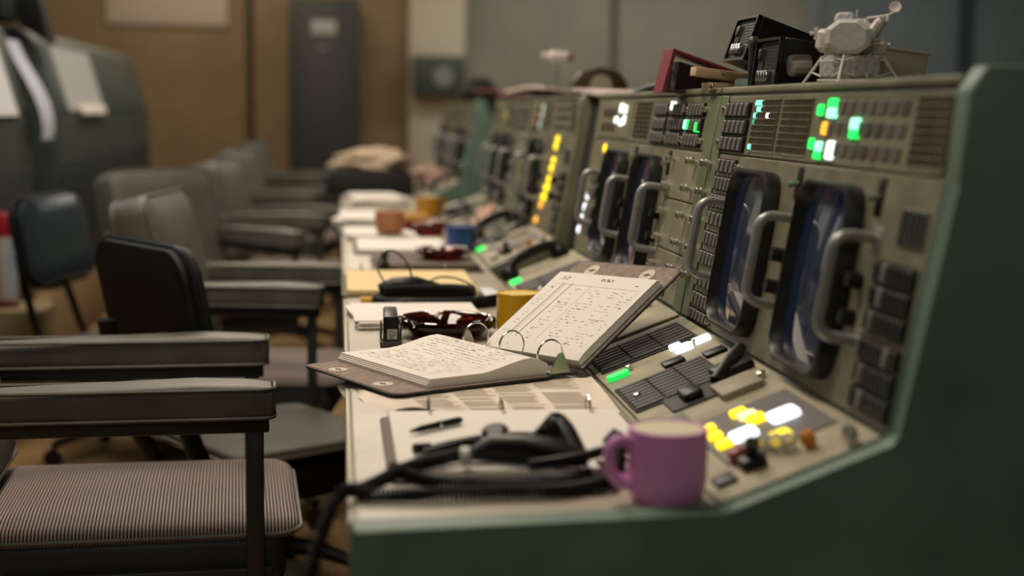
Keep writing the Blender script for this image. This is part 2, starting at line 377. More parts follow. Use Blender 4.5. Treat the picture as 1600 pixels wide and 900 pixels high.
def bay_near(y0):
    par = thing('flight_console', '', 'console', (.605, y0+.5, 0))
    W = 1.0; Y = lambda a: y0+a-1.43
    cabinet(par, y0+.035, y0+W)
    # seam strip at the far edge
    s = S(PF); s.prism([(Y(2.385), .004), (Y(2.43), .004), (Y(2.43), .39), (Y(2.385), .39)], -.001, .007, bev=.001, seg=1); obj('seam_strip', s, SEAM, par)
    s = S(PF); s.prism([(Y(1.47), .004), (Y(2.382), .004), (Y(2.382), .290), (Y(1.47), .290)], -.001, .004, bev=.001, seg=1); obj('front_panel', s, OLIVEP, par)
    matrix_panel(par, Y(2.09), Y(2.225), .298, .386, 8, 11)
    matrix_panel(par, Y(1.94), Y(2.08), .298, .386, 8, 12)
    matrix_panel(par, Y(1.475), Y(1.58), .298, .386, 8, 7)
    # unlit square indicators of the middle module
    UN = [mat('unlit_grey', (.105, .095, .08), .4), mat('unlit_pink', (.125, .08, .068), .4), mat('unlit_dark', (.06, .055, .05), .4)]
    rr = random.Random(3)
    for r in range(3):
        for c in range(8):
            lamp(par, PF, Y(1.615+.036*c), .314+.028*r, .026, .019, UN[rr.choice((0, 0, 1, 2))], .005, name='unlit_indicator')
    for v in (.366, .337, .309): strip(par, PF, Y(2.248), Y(2.385), v, .021, 5, knob=Y(2.397) if v != .337 else None)
    for i, v in enumerate((.271, .241, .211, .181, .147, .113, .075, .042, .016)): strip(par, PF, Y(2.265), Y(2.375), v, .021 if i < 8 else .016, 5 if i % 3 else 4, knob=Y(2.252))
    monitor(par, Y(1.775), .147); monitor(par, Y(2.115), .147)
    for y in (1.62, 1.925, 2.258): grab_handle(par, Y(y))
    for y in (1.645, 1.95):
        for v in (.158, .112): rotary(par, PF, Y(y), v)
        s = S(PF); s.box((Y(y-.01), .262, .003), (.022, .046, .006), .001); k = obj('key_plate', s, BLACK, par)
        s = S(PF); s.cyl((Y(y-.01), .262, .004), (Y(y-.01), .258, .020), .004, .005); obj('toggle', s, mat('toggle_clear', (.25, .28, .2), .2, .3), k)
    s = S(PF); s.prism(rrect(.075, .045, .002, 2, Y(1.52), .232), .002, .006, bev=.001, seg=1)
    for k in range(6): s.box((Y(1.49+.012*k), .232, .0065), (.006, .038, .003), mi=1)
    obj('vent_plate', s, [mat('vent_grey', (.13, .13, .115), .5), DGREY], par)
    for v0 in (.104, .012):
        for r in range(3): strip(par, PF, Y(1.485), Y(1.60), v0+.014+.029*r, .023, 9, pale=(rr.randrange(9),), dark=True)
    for v in (.27, .22, .17, .12, .073): screw(par, PF, Y(2.42), v)
    shelf_common(par, y0, W)
    # controls at the near end of the shelf
    for a, v, m in ((1.5, .174, CHROME), (1.54, .137, mat('amber_cap', (.6, .22, .03), .3)), (1.585, .098, GLASSB), (1.57, .108, GLASSB), (1.555, .118, GLASSB)):
        s = S(SF); s.lathe([(0, 0), (.007, 0), (.007, .006), (.009, .008), (.009, .018), (.005, .022), (0, .022)], (Y(a), v, .003), 14, loop=False); obj('shelf_knob', s, m, par)
    s = S(SF); s.box((Y(1.553), .07, .01), (.03, .03, .016), .004); s.cyl((Y(1.553), .07, .015), (Y(1.54), .075, .036), .007, .009); k = obj('toggle_switch', s, BLACK, par)
    s = S(SF); s.box((Y(1.585), .062, .012), (.02, .02, .018), .004); obj('switch_guard', s, mat('red_guard', (.25, .02, .02), .4), k)
    s = S(SF); s.box((Y(1.54), .03, .006), (.032, .026, .008), .002); obj('jack_plate', s, DGREY, par)
    return par
def bay_far(y0):
    par = thing('flight_console', '', 'console', (.605, y0+.59, 0))
    W = 1.185; Y = lambda a: y0+a-2.435
    cabinet(par, y0, y0+W)
    s = S(PF); s.prism([(Y(2.437), .004), (Y(2.495), .004), (Y(2.495), .39), (Y(2.437), .39)], -.001, .007, bev=.001, seg=1); obj('seam_strip', s, SEAM, par)
    s = S(PF); s.prism([(Y(2.72), .004), (Y(3.59), .004), (Y(3.59), .290), (Y(2.72), .290)], -.001, .004, bev=.001, seg=1); obj('front_panel', s, OLIVEP, par)
    for v0, v1 in ((.196, .288), (.100, .193), (.006, .097)):
        s = S(PF); s.prism([(Y(2.503), v0), (Y(2.712), v0), (Y(2.712), v1), (Y(2.503), v1)], -.001, .005, bev=.001, seg=1); obj('blank_panel', s, PLATEL, par)
    s = S(PF); s.box((Y(2.60), .045, .006), (.03, .06, .004), .001); obj('dark_insert', s, GREEN, par)
    for v in (.27, .22, .17, .12, .073): screw(par, PF, Y(2.528), v)
    for v in (.269, .218, .169, .118, .066): screw(par, PF, Y(2.70), v, .0068, .022)
    for r, v in enumerate((.366, .337, .309)):
        for g in range(3): 
            strip(par, PF, Y(2.535+.142*g), Y(2.655+.142*g), v, .021, 5, knob=Y(2.528+.142*g) if r != 1 else None)
    matrix_panel(par, Y(2.98), Y(3.14), .298, .386, 8, 3)
    s = S(PF); s.prism(rrect(.36, .086, .004, 2, Y(3.36), .342), .001, .005, bev=.001, seg=1); obj('lamp_module', s, OLIVEP, par)
    for k in range(3):
        for r in range(2): lamp(par, PF, Y(3.38+.06*k), .325+.035*r, .035, .022, mat('unlit_dark', (.06, .055, .05), .4), .008, name='unlit_indicator')
    monitor(par, Y(2.885), .147); monitor(par, Y(3.215), .147)
    for y in (2.722, 3.045, 3.365): grab_handle(par, Y(y))
    for y in (2.75, 3.07):
        for v in (.158, .112): rotary(par, PF, Y(y), v)
        s = S(PF); s.box((Y(y-.01), .262, .003), (.022, .046, .006), .001); k = obj('key_plate', s, BLACK, par)
        s = S(PF); s.cyl((Y(y-.01), .262, .004), (Y(y-.01), .258, .020), .004, .005); obj('toggle', s, CHROME, k)
    for v in (.2, .16, .11, .07): strip(par, PF, Y(3.44), Y(3.53), v, .025, 4)
    shelf_common(par, y0, W)
    s = S(PF); s.prism(rrect(.05, .012, .001, 1, Y(2.49), .405), .014, .02, bev=.001, seg=1); s.prism(rrect(.04, .006, .001, 1, Y(2.49), .405), .019, .021, mi=1); obj('label_holder', s, [CHROME, mat('label_brown', (.09, .06, .045), .6)], par)
    return par
A1 = bay_near(1.43); B1 = bay_far(2.435)
GAP2, GAP3 = 3.87-1.43, 6.95-1.43
A2 = dup(A1, A1.location+V((0, GAP2, 0))); B2 = dup(B1, B1.location+V((0, GAP2, 0)))
A3 = dup(A1, A1.location+V((0, GAP3, 0))); B3 = dup(B1, B1.location+V((0, GAP3, 0)))
for o, l in ((A1, 'olive console at the near end, beside the pink mug and under the lunar lander model'),
             (B1, 'olive console second from the near end, with blank plates, under the maroon binder'),
             (A2, 'console just past the dark gap, with a column of yellow lamps beside its screens'),
             (B2, 'blurred console beyond the yellow lamp column, before the wide green gap'),
             (A3, 'blurred console far down the row with round green lamps, by the crumpled cloth'),
             (B3, 'farthest blurred console of the row, next to the pale wall column')): o['label'] = l; o['group'] = 'flight consoles in the row'
for o in (A1, A2, A3):
    d = o.location.y-A1.location.y; end_panel(o, 1.43+d, .038, OLIVE if o is A2 else GREEN, o is A1)
s = S(PF); s.prism([(3.623, .0), (3.868, .0), (3.868, .385), (3.623, .385)], -.40, -.022); obj('gap_shade', s, MBLACK, B1)  # black slab standing in for the deep shade between the consoles
# the lit lamps
for ch in [c for c in A2.children if c.name.startswith(('monitor_bezel', 'grab_handle'))]:
    ys = [v.co.y for v in ch.data.vertices]
    if sum(ys)/len(ys)+A1.location.y < 1.86 :
        for g in list(ch.children): bpy.data.objects.remove(g)
        bpy.data.objects.remove(ch)
def cell(y, v, m, w=.0105, h=.0085): lamp(A1, PF, y, v, w, h, m, .0075)
M8 = lambda r: .386-.004-.01*(r+.5)
for c in range(3): cell(2.213-.0112*c, M8(0), L_CYAN)
for c in range(2): cell(2.202-.0112*c, M8(1), L_CYAN)
cell(2.213, M8(2), L_CYAN); cell(2.213, M8(3), mat('lamp_dimcyan', (.1, .4, .3), .3, emit=(.1, .7, .45), es=.35)); cell(2.146, M8(2), L_WHITE); cell(2.213, M8(7), L_CYAN, .012)
for y, v, w, h, m in ((1.861, .376, .03, .012, L_GREEN), (1.858, .362, .034, .014, L_MINT), (1.907, .366, .018, .016, L_GREEN), (1.876, .341, .018, .018, L_ORG),
                      (1.764, .348, .028, .016, L_MINT), (1.762, .335, .028, .012, L_GREEN), (1.884, .316, .026, .014, L_MINT), (1.886, .304, .024, .012, L_GREEN), (1.838, .312, .026, .026, L_WHITE), (1.919, .319, .015, .016, L_GREEN)):
    lamp(A1, PF, y, v, w, h, m, .008)
for y, v, w, h, m in ((2.187, .147, .03, .03, L_COOL), (2.215, .14, .016, .02, L_COOL), (2.195, .180, .022, .03, L_COOL), (2.172, .032, .022, .036, lampm('lamp_softgreen', (.02, .85, .13), .75)),
                      (1.662, .092, .036, .034, L_COOL), (1.677, .15, .042, .038, L_COOL), (1.604, .121, .034, .028, L_YEL),
                      (1.737, .066, .019, .018, L_YEL), (1.697, .064, .019, .018, L_YEL), (1.654, .064, .022, .02, L_YEL),
                      (1.752, .112, .024, .022, L_YEL), (1.728, .117, .022, .024, L_PALE), (1.702, .121, .028, .024, L_YEL)):
    lamp(A1, SF, y, v, w, h, m, .012)
for y, v, m in ((2.775, .373, L_WHITE), (2.643, .337, L_MINT), (2.618, .337, L_GREEN), (2.630, .337, L_MINT), (2.556, .333, L_GREEN)):
    lamp(B1, PF, y, v, .010, .018, m, .0135)
for y, v, w, h in ((3.30, .369, .035, .022), (3.25, .366, .02, .02), (3.345, .341, .03, .016), (3.285, .335, .025, .016), (3.25, .341, .022, .022)): lamp(B1, PF, y, v, w, h, L_WHITE, .009)
roundlamp(B1, PF, 3.43, .271, .012, L_YEL)
for y, v in ((3.545, .146), (3.56, .117), (3.575, .087), (3.59, .057)): roundlamp(B1, PF, y, v, .011, L_COOL)
lamp(B1, SF, 3.44, .025, .03, .03, L_GREEN, .012); lamp(A2, SF, 4.268, .021, .04, .03, L_GREEN, .012)
for k, (y, v, m) in enumerate(((4.184, .277, L_YEL), (4.19, .255, L_YEL), (4.19, .213, L_YEL), (4.205, .188, L_YEL), (4.185, .155, L_YEL), (4.215, .155, L_YEL), (4.22, .128, L_YEL), (4.25, .128, L_YEL), (4.245, .098, L_YEL), (4.275, .098, L_YEL), (4.29, .072, L_ORG), (4.34, .022, L_ORG))):
    roundlamp(A2, PF, y, v, .012, m, .012)
DIMW = mat('lamp_dimwhite', (.5, .55, .5), .3, emit=(.75, .85, .75), es=.5)
for y, v, m in ((4.60, .37, DIMW), (4.60, .345, DIMW), (4.62, .315, DIMW), (4.74, .365, L_ORG), (4.76, .335, L_ORG), (5.6, .34, mat('lamp_dimyellow', (.4, .4, .1), .3, emit=(.6, .6, .1), es=.3))): roundlamp(A2 if y < 4.9 else B2, PF, y, v, .016, m)
for y, v, m in ((7.06, .175, DIMW), (7.06, .142, L_GREEN), (7.08, .06, L_GREEN), (7.07, .105, DIMW), (7.42, .12, DIMW), (7.9, .15, DIMW)): roundlamp(A3, PF, y, v, .02, m)

# the continuous worktops
def worktop(y0, y1, label):
    t = thing('worktop', label, 'worktop', (.2, (y0+y1)/2, .70))
    s = S(); s.prism([(.016, .705), (.409, .705), (.409, .74), (.016, .74)], y0, y1, M=frame((0, 0, 0), (1, 0, 0), (0, 0, 1), (0, 1, 0)), bev=.004, seg=3); obj('top', s, DESK, t)
    s = S(); s.box((.013, (y0+y1)/2, .715), (.008, y1-y0, .045), .003); obj('edge_strip', s, DESKE, t)
    n = max(2, int((y1-y0)/1.0)+1)
    for k in range(n):
        yy = lerp(y0+.03, y1-.03, k/(n-1))
        if k == 0: continue
        s = S(); s.prism([(.10, .705), (.43, .705), (.43, .30)], yy-.012, yy+.012, M=frame((0, 0, 0), (1, 0, 0), (0, 0, 1), (0, 1, 0)), bev=.002, seg=1); obj('bracket', s, DGREY, t)
    return t
worktop(1.468, 3.866, 'long beige desk ledge of the near consoles, under the open binder and pink mug')
worktop(3.87, 6.945, 'beige desk ledge past the first, under the blue and orange mugs')
worktop(6.949, 9.1, 'far blurred desk ledge under the crumpled cloth')

# ------------------------------------------------------------------ chairs
def cushion(s, cx, cy, z0, L, W, H, crown=.02, r=.05, mi=0, n=10, soft=.016):
    """a crowned upholstered block: L along x, W along y"""
    def ring(sc, z): return [V((cx+p[0], cy+p[1], z)) for p in rrect(L-2*sc, W-2*sc, max(r-sc, .01), 6)]
    rings = [ring(.012, z0), ring(0, z0+.012)]
    for k in range(6):
        a = PI/2*k/5; rings.append(ring(soft*(1-math.cos(a)), z0+H-soft*.8+soft*.8*math.sin(a)))
    for k in range(1, 7):
        a = k/7; rings.append([V((lerp(p.x, cx, a), lerp(p.y, cy, a), z0+H+crown*(1-(1-a)**2))) for p in ring(soft, 0)])
    s.loft(rings, mi=mi)
def piping(s, pts, r=.0045, mi=0): s.tube(pts, r, 6, mi=mi, loop=True)
def arm_chair(label):
    t = thing('armchair', label, 'chair'); W = .53
    s = S(); s.box((-.02, 0, .372), (.55, .485, .10), .025, 3); obj('seat_shell', s, CFRAME, t)
    s = S(); cushion(s, -.012, 0, .405, .588, .495, .036, .022, .06, soft=.03); st = obj('seat', s, SEATF, t)
    s = S(); piping(s, [(-.012+p[0], p[1], .418) for p in rrect(.590, .497, .06, 6)], .004); obj('seat_piping', s, VINYL, st)
    # backrest: thick padded block leaning back
    s = S(); B = Matrix.Translation((-.315, 0, .47)) @ Matrix.Rotation(math.radians(-14), 4, 'Y')
    def bring(x, ins): return [B @ V((x, p[0], .225+p[1])) for p in rrect(.48-2*ins, .47-2*ins, .055, 6)]
    s.loft([bring(-.055, .015), bring(-.048, .004), bring(-.03, 0), bring(.03, 0), bring(.044, .005), bring(.055, .02), bring(.064, .08), bring(.067, .16)])
    bk = obj('backrest', s, VINYLB, t)
    s = S(); piping(s, bring(.046, .003), .004); piping(s, bring(-.049, .003), .004); obj('back_piping', s, VINYL, bk)
    s = S(); s.box((-.31, 0, .40), (.03, .16, .12), .005); s.box((-.345, 0, .50), (.02, .3, .10), .005); obj('back_bracket', s, CFRAME, t)
    for sg in (-1, 1):
        y = sg*.262
        s = S()
        for x in (.20,): s.box((x, y, .475), (.031, .014, .30), .003)
        s.box((-.06, y, .624), (.57, .022, .032), .004); s.box((-.335, y*.93, .56), (.02, .05, .15), .004); s.box((0, y*.96, .345), (.46, .02, .035), .004)
        obj('arm_frame', s, CFRAME, t)
        s = S()
        def ar(x, w, z0, z1, k=1): return [V((x, y+p[0], (z0+z1)/2+p[1])) for p in rrect(w, z1-z0, .012, 4)]
        s.loft([ar(-.345, .05, .65, .675), ar(-.34, .074, .644, .687), ar(-.10, .082, .638, .695), ar(.10, .085, .636, .701), ar(.19, .085, .636, .697), ar(.228, .078, .638, .692), ar(.236, .06, .645, .68)])
        a = obj('armrest', s, VINYL, t)
        s = S()
        for z in (.690, .641):
            piping(s, [(p[0]-.053, y+p[1], z+(.004*math.cos(p[0]*5) if z > .66 else 0)) for p in rrect(.575, .086, .024, 4)], .0035)
        obj('arm_piping', s, VINYL, a)
    s = S(); s.cyl((0, 0, .10), (0, 0, .34), .028, .035); s.box((0, 0, .325), (.25, .2, .02), .004); obj('column', s, DGREY, t)
    for k in range(4):
        a = PI/4+k*PI/2; d = V((math.cos(a), math.sin(a), 0))
        s = S(); s.tube([d*.02+V((0, 0, .13)), d*.15+V((0, 0, .115)), d*.29+V((0, 0, .075))], [.026, .021, .015], 8); lg = obj('leg', s, CFRAME, t)
        s = S(); e = d.cross(V((0, 0, 1))); c = d*.295+V((0, 0, .03)); s.cyl(c-e*.014, c+e*.014, .03, n=16); s.cyl(d*.29+V((0, 0, .03)), d*.29+V((0, 0, .08)), .008); obj('caster', s, BLACK, lg)
    return t
def steel_chair(label, vin):
    t = thing('steel_chair', label, 'chair')
    s = S(); cushion(s, .02, 0, .375, .44, .45, .03, .004, .04); st = obj('seat', s, OLSEAT, t)
    s = S(); piping(s, [(.02+p[0], p[1], .386) for p in rrect(.444, .454, .04, 6)], .006); obj('seat_trim', s, STEEL, st)
    s = S(); s.box((.02, 0, .325), (.43, .44, .10), .02); obj('seat_pan', s, BLKCH, t)
    B = Matrix.Translation((-.245, 0, .603)) @ Matrix.Rotation(math.radians(-12), 4, 'Y')
    def bring(x, ins, cv=0): return [B @ V((x+cv*.0-.9*(p[0]**2)*.35+.012, p[0], .125+p[1])) for p in rrect(.45-2*ins, .29-2*ins, .07, 7)]
    s = S(); s.loft([bring(-.026, .01), bring(-.022, .002), bring(-.008, 0), bring(-.004, .004)]); bk = obj('back_shell', s, MBLACK, t)
    s = S(); s.loft([bring(-.004, .012), bring(.012, .004), bring(.026, .008), bring(.034, .03), bring(.036, .06)]); obj('back_cushion', s, vin, bk)
    s = S(); piping(s, bring(-.004, -.002), .006); obj('back_rim', s, BLKCH, bk)
    for sg in (-1, 1):
        s = S(); pts = [(-.33, sg*.13, .68), (-.30, sg*.14, .56), (-.255, sg*.15, .42), (-.21, sg*.15, .335), (-.16, sg*.15, .33)]
        s.tube(pts, .012, 8, flat=2.); obj('back_upright', s, BLKCH, t)
    s = S(); s.cyl((0, 0, .09), (0, 0, .345), .026); obj('column', s, BLKCH, t)
    for k in range(4):
        a = PI/4+k*PI/2; d = V((math.cos(a), math.sin(a), 0))
        s = S(); s.tube([d*.02+V((0, 0, .12)), d*.14+V((0, 0, .11)), d*.27+V((0, 0, .07))], [.024, .02, .014], 8); lg = obj('leg', s, BLKCH, t)
        s = S(); e = d.cross(V((0, 0, 1))); c = d*.275+V((0, 0, .028)); s.cyl(c-e*.013, c+e*.013, .028, n=16); s.cyl(d*.27+V((0, 0, .028)), d*.27+V((0, 0, .075)), .008); obj('caster', s, BLACK, lg)
    return t
CG = 'chairs at the console row'
c1 = arm_chair('grey armchair nearest the camera, with a striped cloth seat seen between both its arms'); c1['group'] = CG
spots = [(-.240, 4.14, -8, .0, 'grey armchair just behind the black shell chair, its arms ending at the desk'),
         (-.50, 5.52, -46, .0, 'grey armchair turned toward the camera, its wide backrest lit'),
         (-.24, 6.75, -10, .0, 'grey armchair right behind the one turned toward the camera'),
         (-.28, 8.45, -14, .0, 'small blurred grey armchair second from the far end of the row'),
         (-.30, 10.6, -10, .06, 'farthest grey armchair, near the dark cabinet')]
for x, y, a, z, l in spots:
    d = dup(c1, (x, y, 0), math.radians(a), l, CG)
    for ch in d.children:      # these chairs have their backs set farther forward
        if ch.name.startswith('back'): ch.location.x += .12 if y < 5 else .09
        if ch.name.startswith('arm'): ch.scale.x = .84; ch.location.x = .236*.16
c1.location = (-.364, 2.715, 0); c1.rotation_euler = (0, 0, math.radians(4))
k1 = steel_chair('black steel chair with an empty rounded back shell, between the two nearest armchairs', MBLACK); k1['group'] = CG
k2 = dup(k1, (-.685, 4.80, 0), math.radians(-16), 'black chair with a bluish sheen on its back, beside the red topped canister', CG)
for ch in k2.children:
    for g in ch.children:
        if g.name.startswith('back_cushion'): g.data = g.data.copy(); g.data.materials[0] = BLKVIN
k1.location = (-.185, 3.40, 0); k1.rotation_euler = (0, 0, math.radians(33))

# ------------------------------------------------------------------ things on the near worktop
DZ = .7405
def scribble(fn, s, x0, x1, y0, y1, rows, rr, mi=1, fill=.6, h=.0011, words=(.006, .02), both=None):
    """rows of dash words lying on a surface fn(u,v)->point, u along the line"""
    for r in range(rows):
        v = lerp(y0, y1, (r+.5)/rows); u = x0+rr.random()*.01
        while u < x1:
            w = rr.uniform(*words)
            if rr.random() < fill and u+w < x1:
                hh = h*rr.uniform(.6, 1.3)
                a, b, c, d = fn(u, v-hh/2), fn(u+w, v-hh/2), fn(u+w, v+hh/2), fn(u, v+hh/2)
                t = bmesh.new(); t.faces.new([t.verts.new(q) for q in (a, b, c, d)])
                s._add(t, mi)
            u += w+rr.uniform(.002, .006)
def line(fn, s, a, b, w, mi=1, n=6):
    a = V((*a, 0)); b = V((*b, 0)); d = (b-a).normalized(); e = V((-d.y, d.x, 0))*w/2
    for k in range(n):
        p, q = a.lerp(b, k/n), a.lerp(b, (k+1)/n)
        t = bmesh.new(); t.faces.new([t.verts.new(fn(z.x, z.y)) for z in (p-e, q-e, q+e, p+e)]); s._add(t, mi)
# the big open binder, its right half leaning on the sloped shelf
SA = V((.477, -.879, 0)).normalized(); RA = V((-SA.y, SA.x, 0)); MID = V((.289, 2.352, .7485))
PH = math.radians(33); SA0 = SA; RA2 = Matrix.Rotation(math.radians(3), 3, 'Z') @ RA; RU = RA*math.cos(PH)+V((0, 0, math.sin(PH))); NU = V((0, 0, math.cos(PH)))-RA*math.sin(PH)
bd = thing('ring_binder', 'large open ring binder with white pages, right half propped up on the console', 'binder', (MID.x, MID.y, MID.z))
def cover_poly(L, H, r): # x along out-direction 0..L, y along spine
    P = []
    for cx, cy, a0 in ((L-r, H/2-r, 0), ): P += [(cx+r*math.cos(a0+PI/2*k/6), cy+r*math.sin(a0+PI/2*k/6)) for k in range(7)]
    P += [(0, H/2), (0, -H/2)]
    P += [(L-r+r*math.sin(PI/2*k/6), -H/2+r-r*math.cos(PI/2*k/6)) for k in range(7)]
    return P[7:] + P[:7] if False else [(0, -H/2)] + P[9:] + P[:7] + [(0, H/2)]
LFr = frame(MID-RA*.030, -RA, SA, (0, 0, 1)); HINGE = MID+RA*.032
SB = Matrix.Rotation(math.radians(4), 3, NU) @ SA; RV = Matrix.Rotation(math.radians(4), 3, NU) @ RU; RFr = frame(HINGE+SB*.012+V((0, 0, .001)), RV, SB, NU)
for nm, fr, L in (('left_cover', LFr, .288), ('right_cover', RFr, .276)):
    HH = .298 if nm[0] == 'l' else .272
    s = S(fr); s.prism(cover_poly(L, HH, .02), 0, .0028, bev=.0008, seg=1)
    s.prism(cover_poly(L-.004, HH-.006, .018), .0026, .0036, mi=1)
    for yy in (-.075, .068):
        for k in range(1): s.lathe([(0, 0), (.016, 0), (.016, .0006), (0, .0006)], (L-.028, yy, .0036), 20, loop=False, mi=2)
        s.lathe([(0, 0), (.0045, 0), (.0045, .0004), (0, .0004)], (L-.028, yy, .0042), 10, loop=False, mi=0)
        s.box((L-.028, yy, .0043), (.002, .022, .0003), mi=0)
    obj('cover', s, [BCOVER, BOARD, mat('cover_dot', (.62, .54, .44), .8)], bd)
s = S(); s.box((0, 0, .0015), (.068, .284, .003), .001, R=None)
s.M = frame(MID, RA, SA, (0, 0, 1)); s2 = S(frame(MID, RA, SA, (0, 0, 1))); s2.box((0, 0, .0015), (.064, .284, .003), .001); s.bm.free(); obj('spine', s2, BCOVER, bd)
s = S(frame(MID, RA, SA, (0, 0, 1))); s.prism([(-.020, -.135), (.020, -.135), (.020, .135), (-.020, .135)], .003, .007, bev=.002); 
for e in (-1, 1):
    s.prism([(-.022, 0), (.022, 0), (.016, .010), (.009, .026), (.005, .034), (-.005, .034), (-.009, .026), (-.016, .010)], -.0012, .0012, M=frame((0, e*.136, .003), (1, 0, 0), (0, 0, 1), (0, 1, 0)), bev=.0005, seg=1)
rm = obj('ring_mechanism', s, STEEL, bd)
RGF = frame(MID, RA, SA, (0, 0, 1))
for yy in (-.108, 0, .108):
    s = S(RGF); s.tube([(.0255*math.cos(2*PI*k/28), yy, .029+.0255*math.sin(2*PI*k/28)) for k in range(28)], .0016, 8, loop=True); obj('ring', s, CHROME, rm)
rr = random.Random(11)
# left page block: a stack that climbs a little toward the rings, edges fanned
def left_top(u, v, z=None):   # u distance from the outer edge .. .216, v along spine -.14...14
    h = .016+.016*sm(.09, .19, u)-.010*sm(.185, .222, u)
    if z is not None: h = z*h/.016 if z < .016 else h+z-.016
    p = MID-RA*(.238-u)+SA*v; return V((p.x, p.y, p.z+.0036+h))
s = S(RGF)
def lring(z, j=0):
    P = []
    for k in range(13): P.append((u0(k), -.1375, z))
    return P
def page_block(name, top, U, H, layers, rr, par, text):
    s = S(); n = 14
    for l in range(layers):
        a, b = l/layers, (l+1)/layers; off = rr.uniform(-.0025, .0025)+(.010*(1-a)); yo = rr.uniform(-.0012, .0012)
        rings = []
        for k in range(n+1):
            u = lerp(-off*.6 if l < layers-1 else 0, U, k/n)
            rings.append([top(u, -H/2+yo, a), top(u, H/2+yo, a), top(u, H/2+yo, b), top(u, -H/2+yo, b)])
        s.loft(rings, mi=0)
    text(s); return obj(name, s, [WHITE, INK, INKF], par, sharp=60)
LT = lambda u, v, f: V((0, 0, 0)) + (lambda p: p)(MID-RA*(.247-u)+SA*(v-.006)+V((0, 0, .0037+f*(.014+.016*sm(.09, .19, max(u, 0))-.012*sm(.195, .224, u)))))
def ltext(s):
    fn = lambda x, y: LT(y, x, 1.0)+V((0, 0, .0004))
    # lines run along the spine direction
    scribble(fn, s, -.12, .12, .02, .19, 19, rr, 2, .72, .0011, (.006, .022))
    scribble(fn, s, -.12, .10, .015, .19, 9, rr, 1, .10, .0012, (.004, .012))
page_block('page_stack', LT, .222, .279, 5, rr, bd, ltext)
# right page block on the propped cover; curls down at the spine
def RT(u, v, f):   # u from the outer (top) edge 0 down to .232 at the spine
    U = .219; d = U-u
    h = .015*f
    p = HINGE+RV*(d+.002)+SB*(v+.0115)+NU*(.0042+h)
    k = sm(.19, .236, u)
    if k > 0: p = p-NU*(.006*k*f)-RU*0
    return p
def rtext(s):
    fn = lambda x, y: RT(y, x, 1.0)+NU*.0004
    # header
    scribble(fn, s, -.01, .035, .010, .018, 2, random.Random(2), 1, .98, .0026, (.004, .008))
    scribble(fn, s, -.108, -.08, .012, .022, 2, rr, 1, .9, .002, (.004, .008)); scribble(fn, s, .085, .11, .02, .024, 1, rr, 1, .9, .002, (.004, .008))
    line(fn, s, (-.085, .03), (-.092, .205), .0012); line(fn, s, (-.062, .03), (-.070, .205), .0014); line(fn, s, (-.079, .03), (-.086, .205), .0006, 2)
    line(fn, s, (-.01, .035), (-.012, .19), .0005, 2); line(fn, s, (-.11, .034), (.11, .034), .0005, 2)
    for a, b, f in ((-.115, -.095, .75), (-.055, -.02, .45), (-.005, .04, .5), (.05, .115, .45)):
        scribble(fn, s, a, b, .04, .19, 20, rr, 2, f, .0011, (.003, .010)); scribble(fn, s, a, b, .04, .19, 12, rr, 1, f*.3, .0012, (.003, .009))
page_block('page_stack', RT, .216, .252, 6, rr, bd, rtext)

# mugs
def mug(name, label, c, r, h, mout, min_, ang, hm=None):
    t = thing(name, label, 'mug', c)
    M = Matrix.Translation(c)
    s = S(M); s.lathe([(0, .0), (r*.80, 0), (r*.9, .004), (r*.965, .016), (r, .03), (r, h-.001), (r-.0012, h), (r-.0035, h), (r-.0045, h-.002)], n=48, loop=False)
    b = obj('body', s, mout, t)
    s = S(M); s.lathe([(r-.0046, h-.0015), (r-.005, .03), (r*.8, .008), (0, .006)], n=48, loop=False); obj('lining', s, min_, b, sharp=80)
    d = V((math.cos(ang), math.sin(ang), 0)); s = S(M)
    pts = [d*(r-.002)+V((0, 0, h*.82)), d*(r+.013)+V((0, 0, h*.84)), d*(r+.023)+V((0, 0, h*.74)), d*(r+.024)+V((0, 0, h*.55)), d*(r+.017)+V((0, 0, h*.35)), d*(r-.002)+V((0, 0, h*.24))]
    q = [];
    for i in range(len(pts)-1):
        p0, p1, p2, p3 = pts[max(i-1, 0)], pts[i], pts[i+1], pts[min(i+2, len(pts)-1)]
        for k in range(5):
            u = k/5; q.append(.5*((2*p1)+(-p0+p2)*u+(2*p0-5*p1+4*p2-p3)*u*u+(-p0+3*p1-3*p2+p3)*u**3))
    q.append(pts[-1]); s.tube(q, .0062, 10, flat=1.35); obj('handle', s, hm or mout, t)
    return t
mug('mug', 'pink mug with a cream inside at the near corner of the desk', (.364, 1.522, DZ), .0445, .083, mat('pink_glaze', (.74, .30, .63), .35), mat('cream_glaze', (.78, .70, .50), .4), math.radians(188))
mug('mug', 'yellow mug behind the open white binder', (.340, 2.665, DZ), .0425, .088, mat('yellow_glaze', (.72, .40, .012), .3), mat('yellow_pale', (.75, .55, .12), .35), math.radians(-55))
mug('mug', 'dark blue mug on the desk past the brown binder', (.372, 4.36, DZ), .046, .078, mat('blue_glaze', (.02, .055, .19), .3), mat('blue_inner', (.05, .09, .22), .4), math.radians(60))
mug('mug', 'terracotta orange mug to the left of the dark blue mug', (.165, 4.70, .764), .048, .074, mat('terracotta_glaze', (.40, .165, .07), .4), mat('terracotta_inner', (.3, .15, .08), .5), math.radians(120))
mug('mug', 'far amber mug with a pale rim, behind the red ashtray', (.36, 5.75, DZ), .052, .085, mat('amber_glaze', (.45, .22, .02), .4), mat('pale_inner', (.6, .6, .45), .5), math.radians(20))

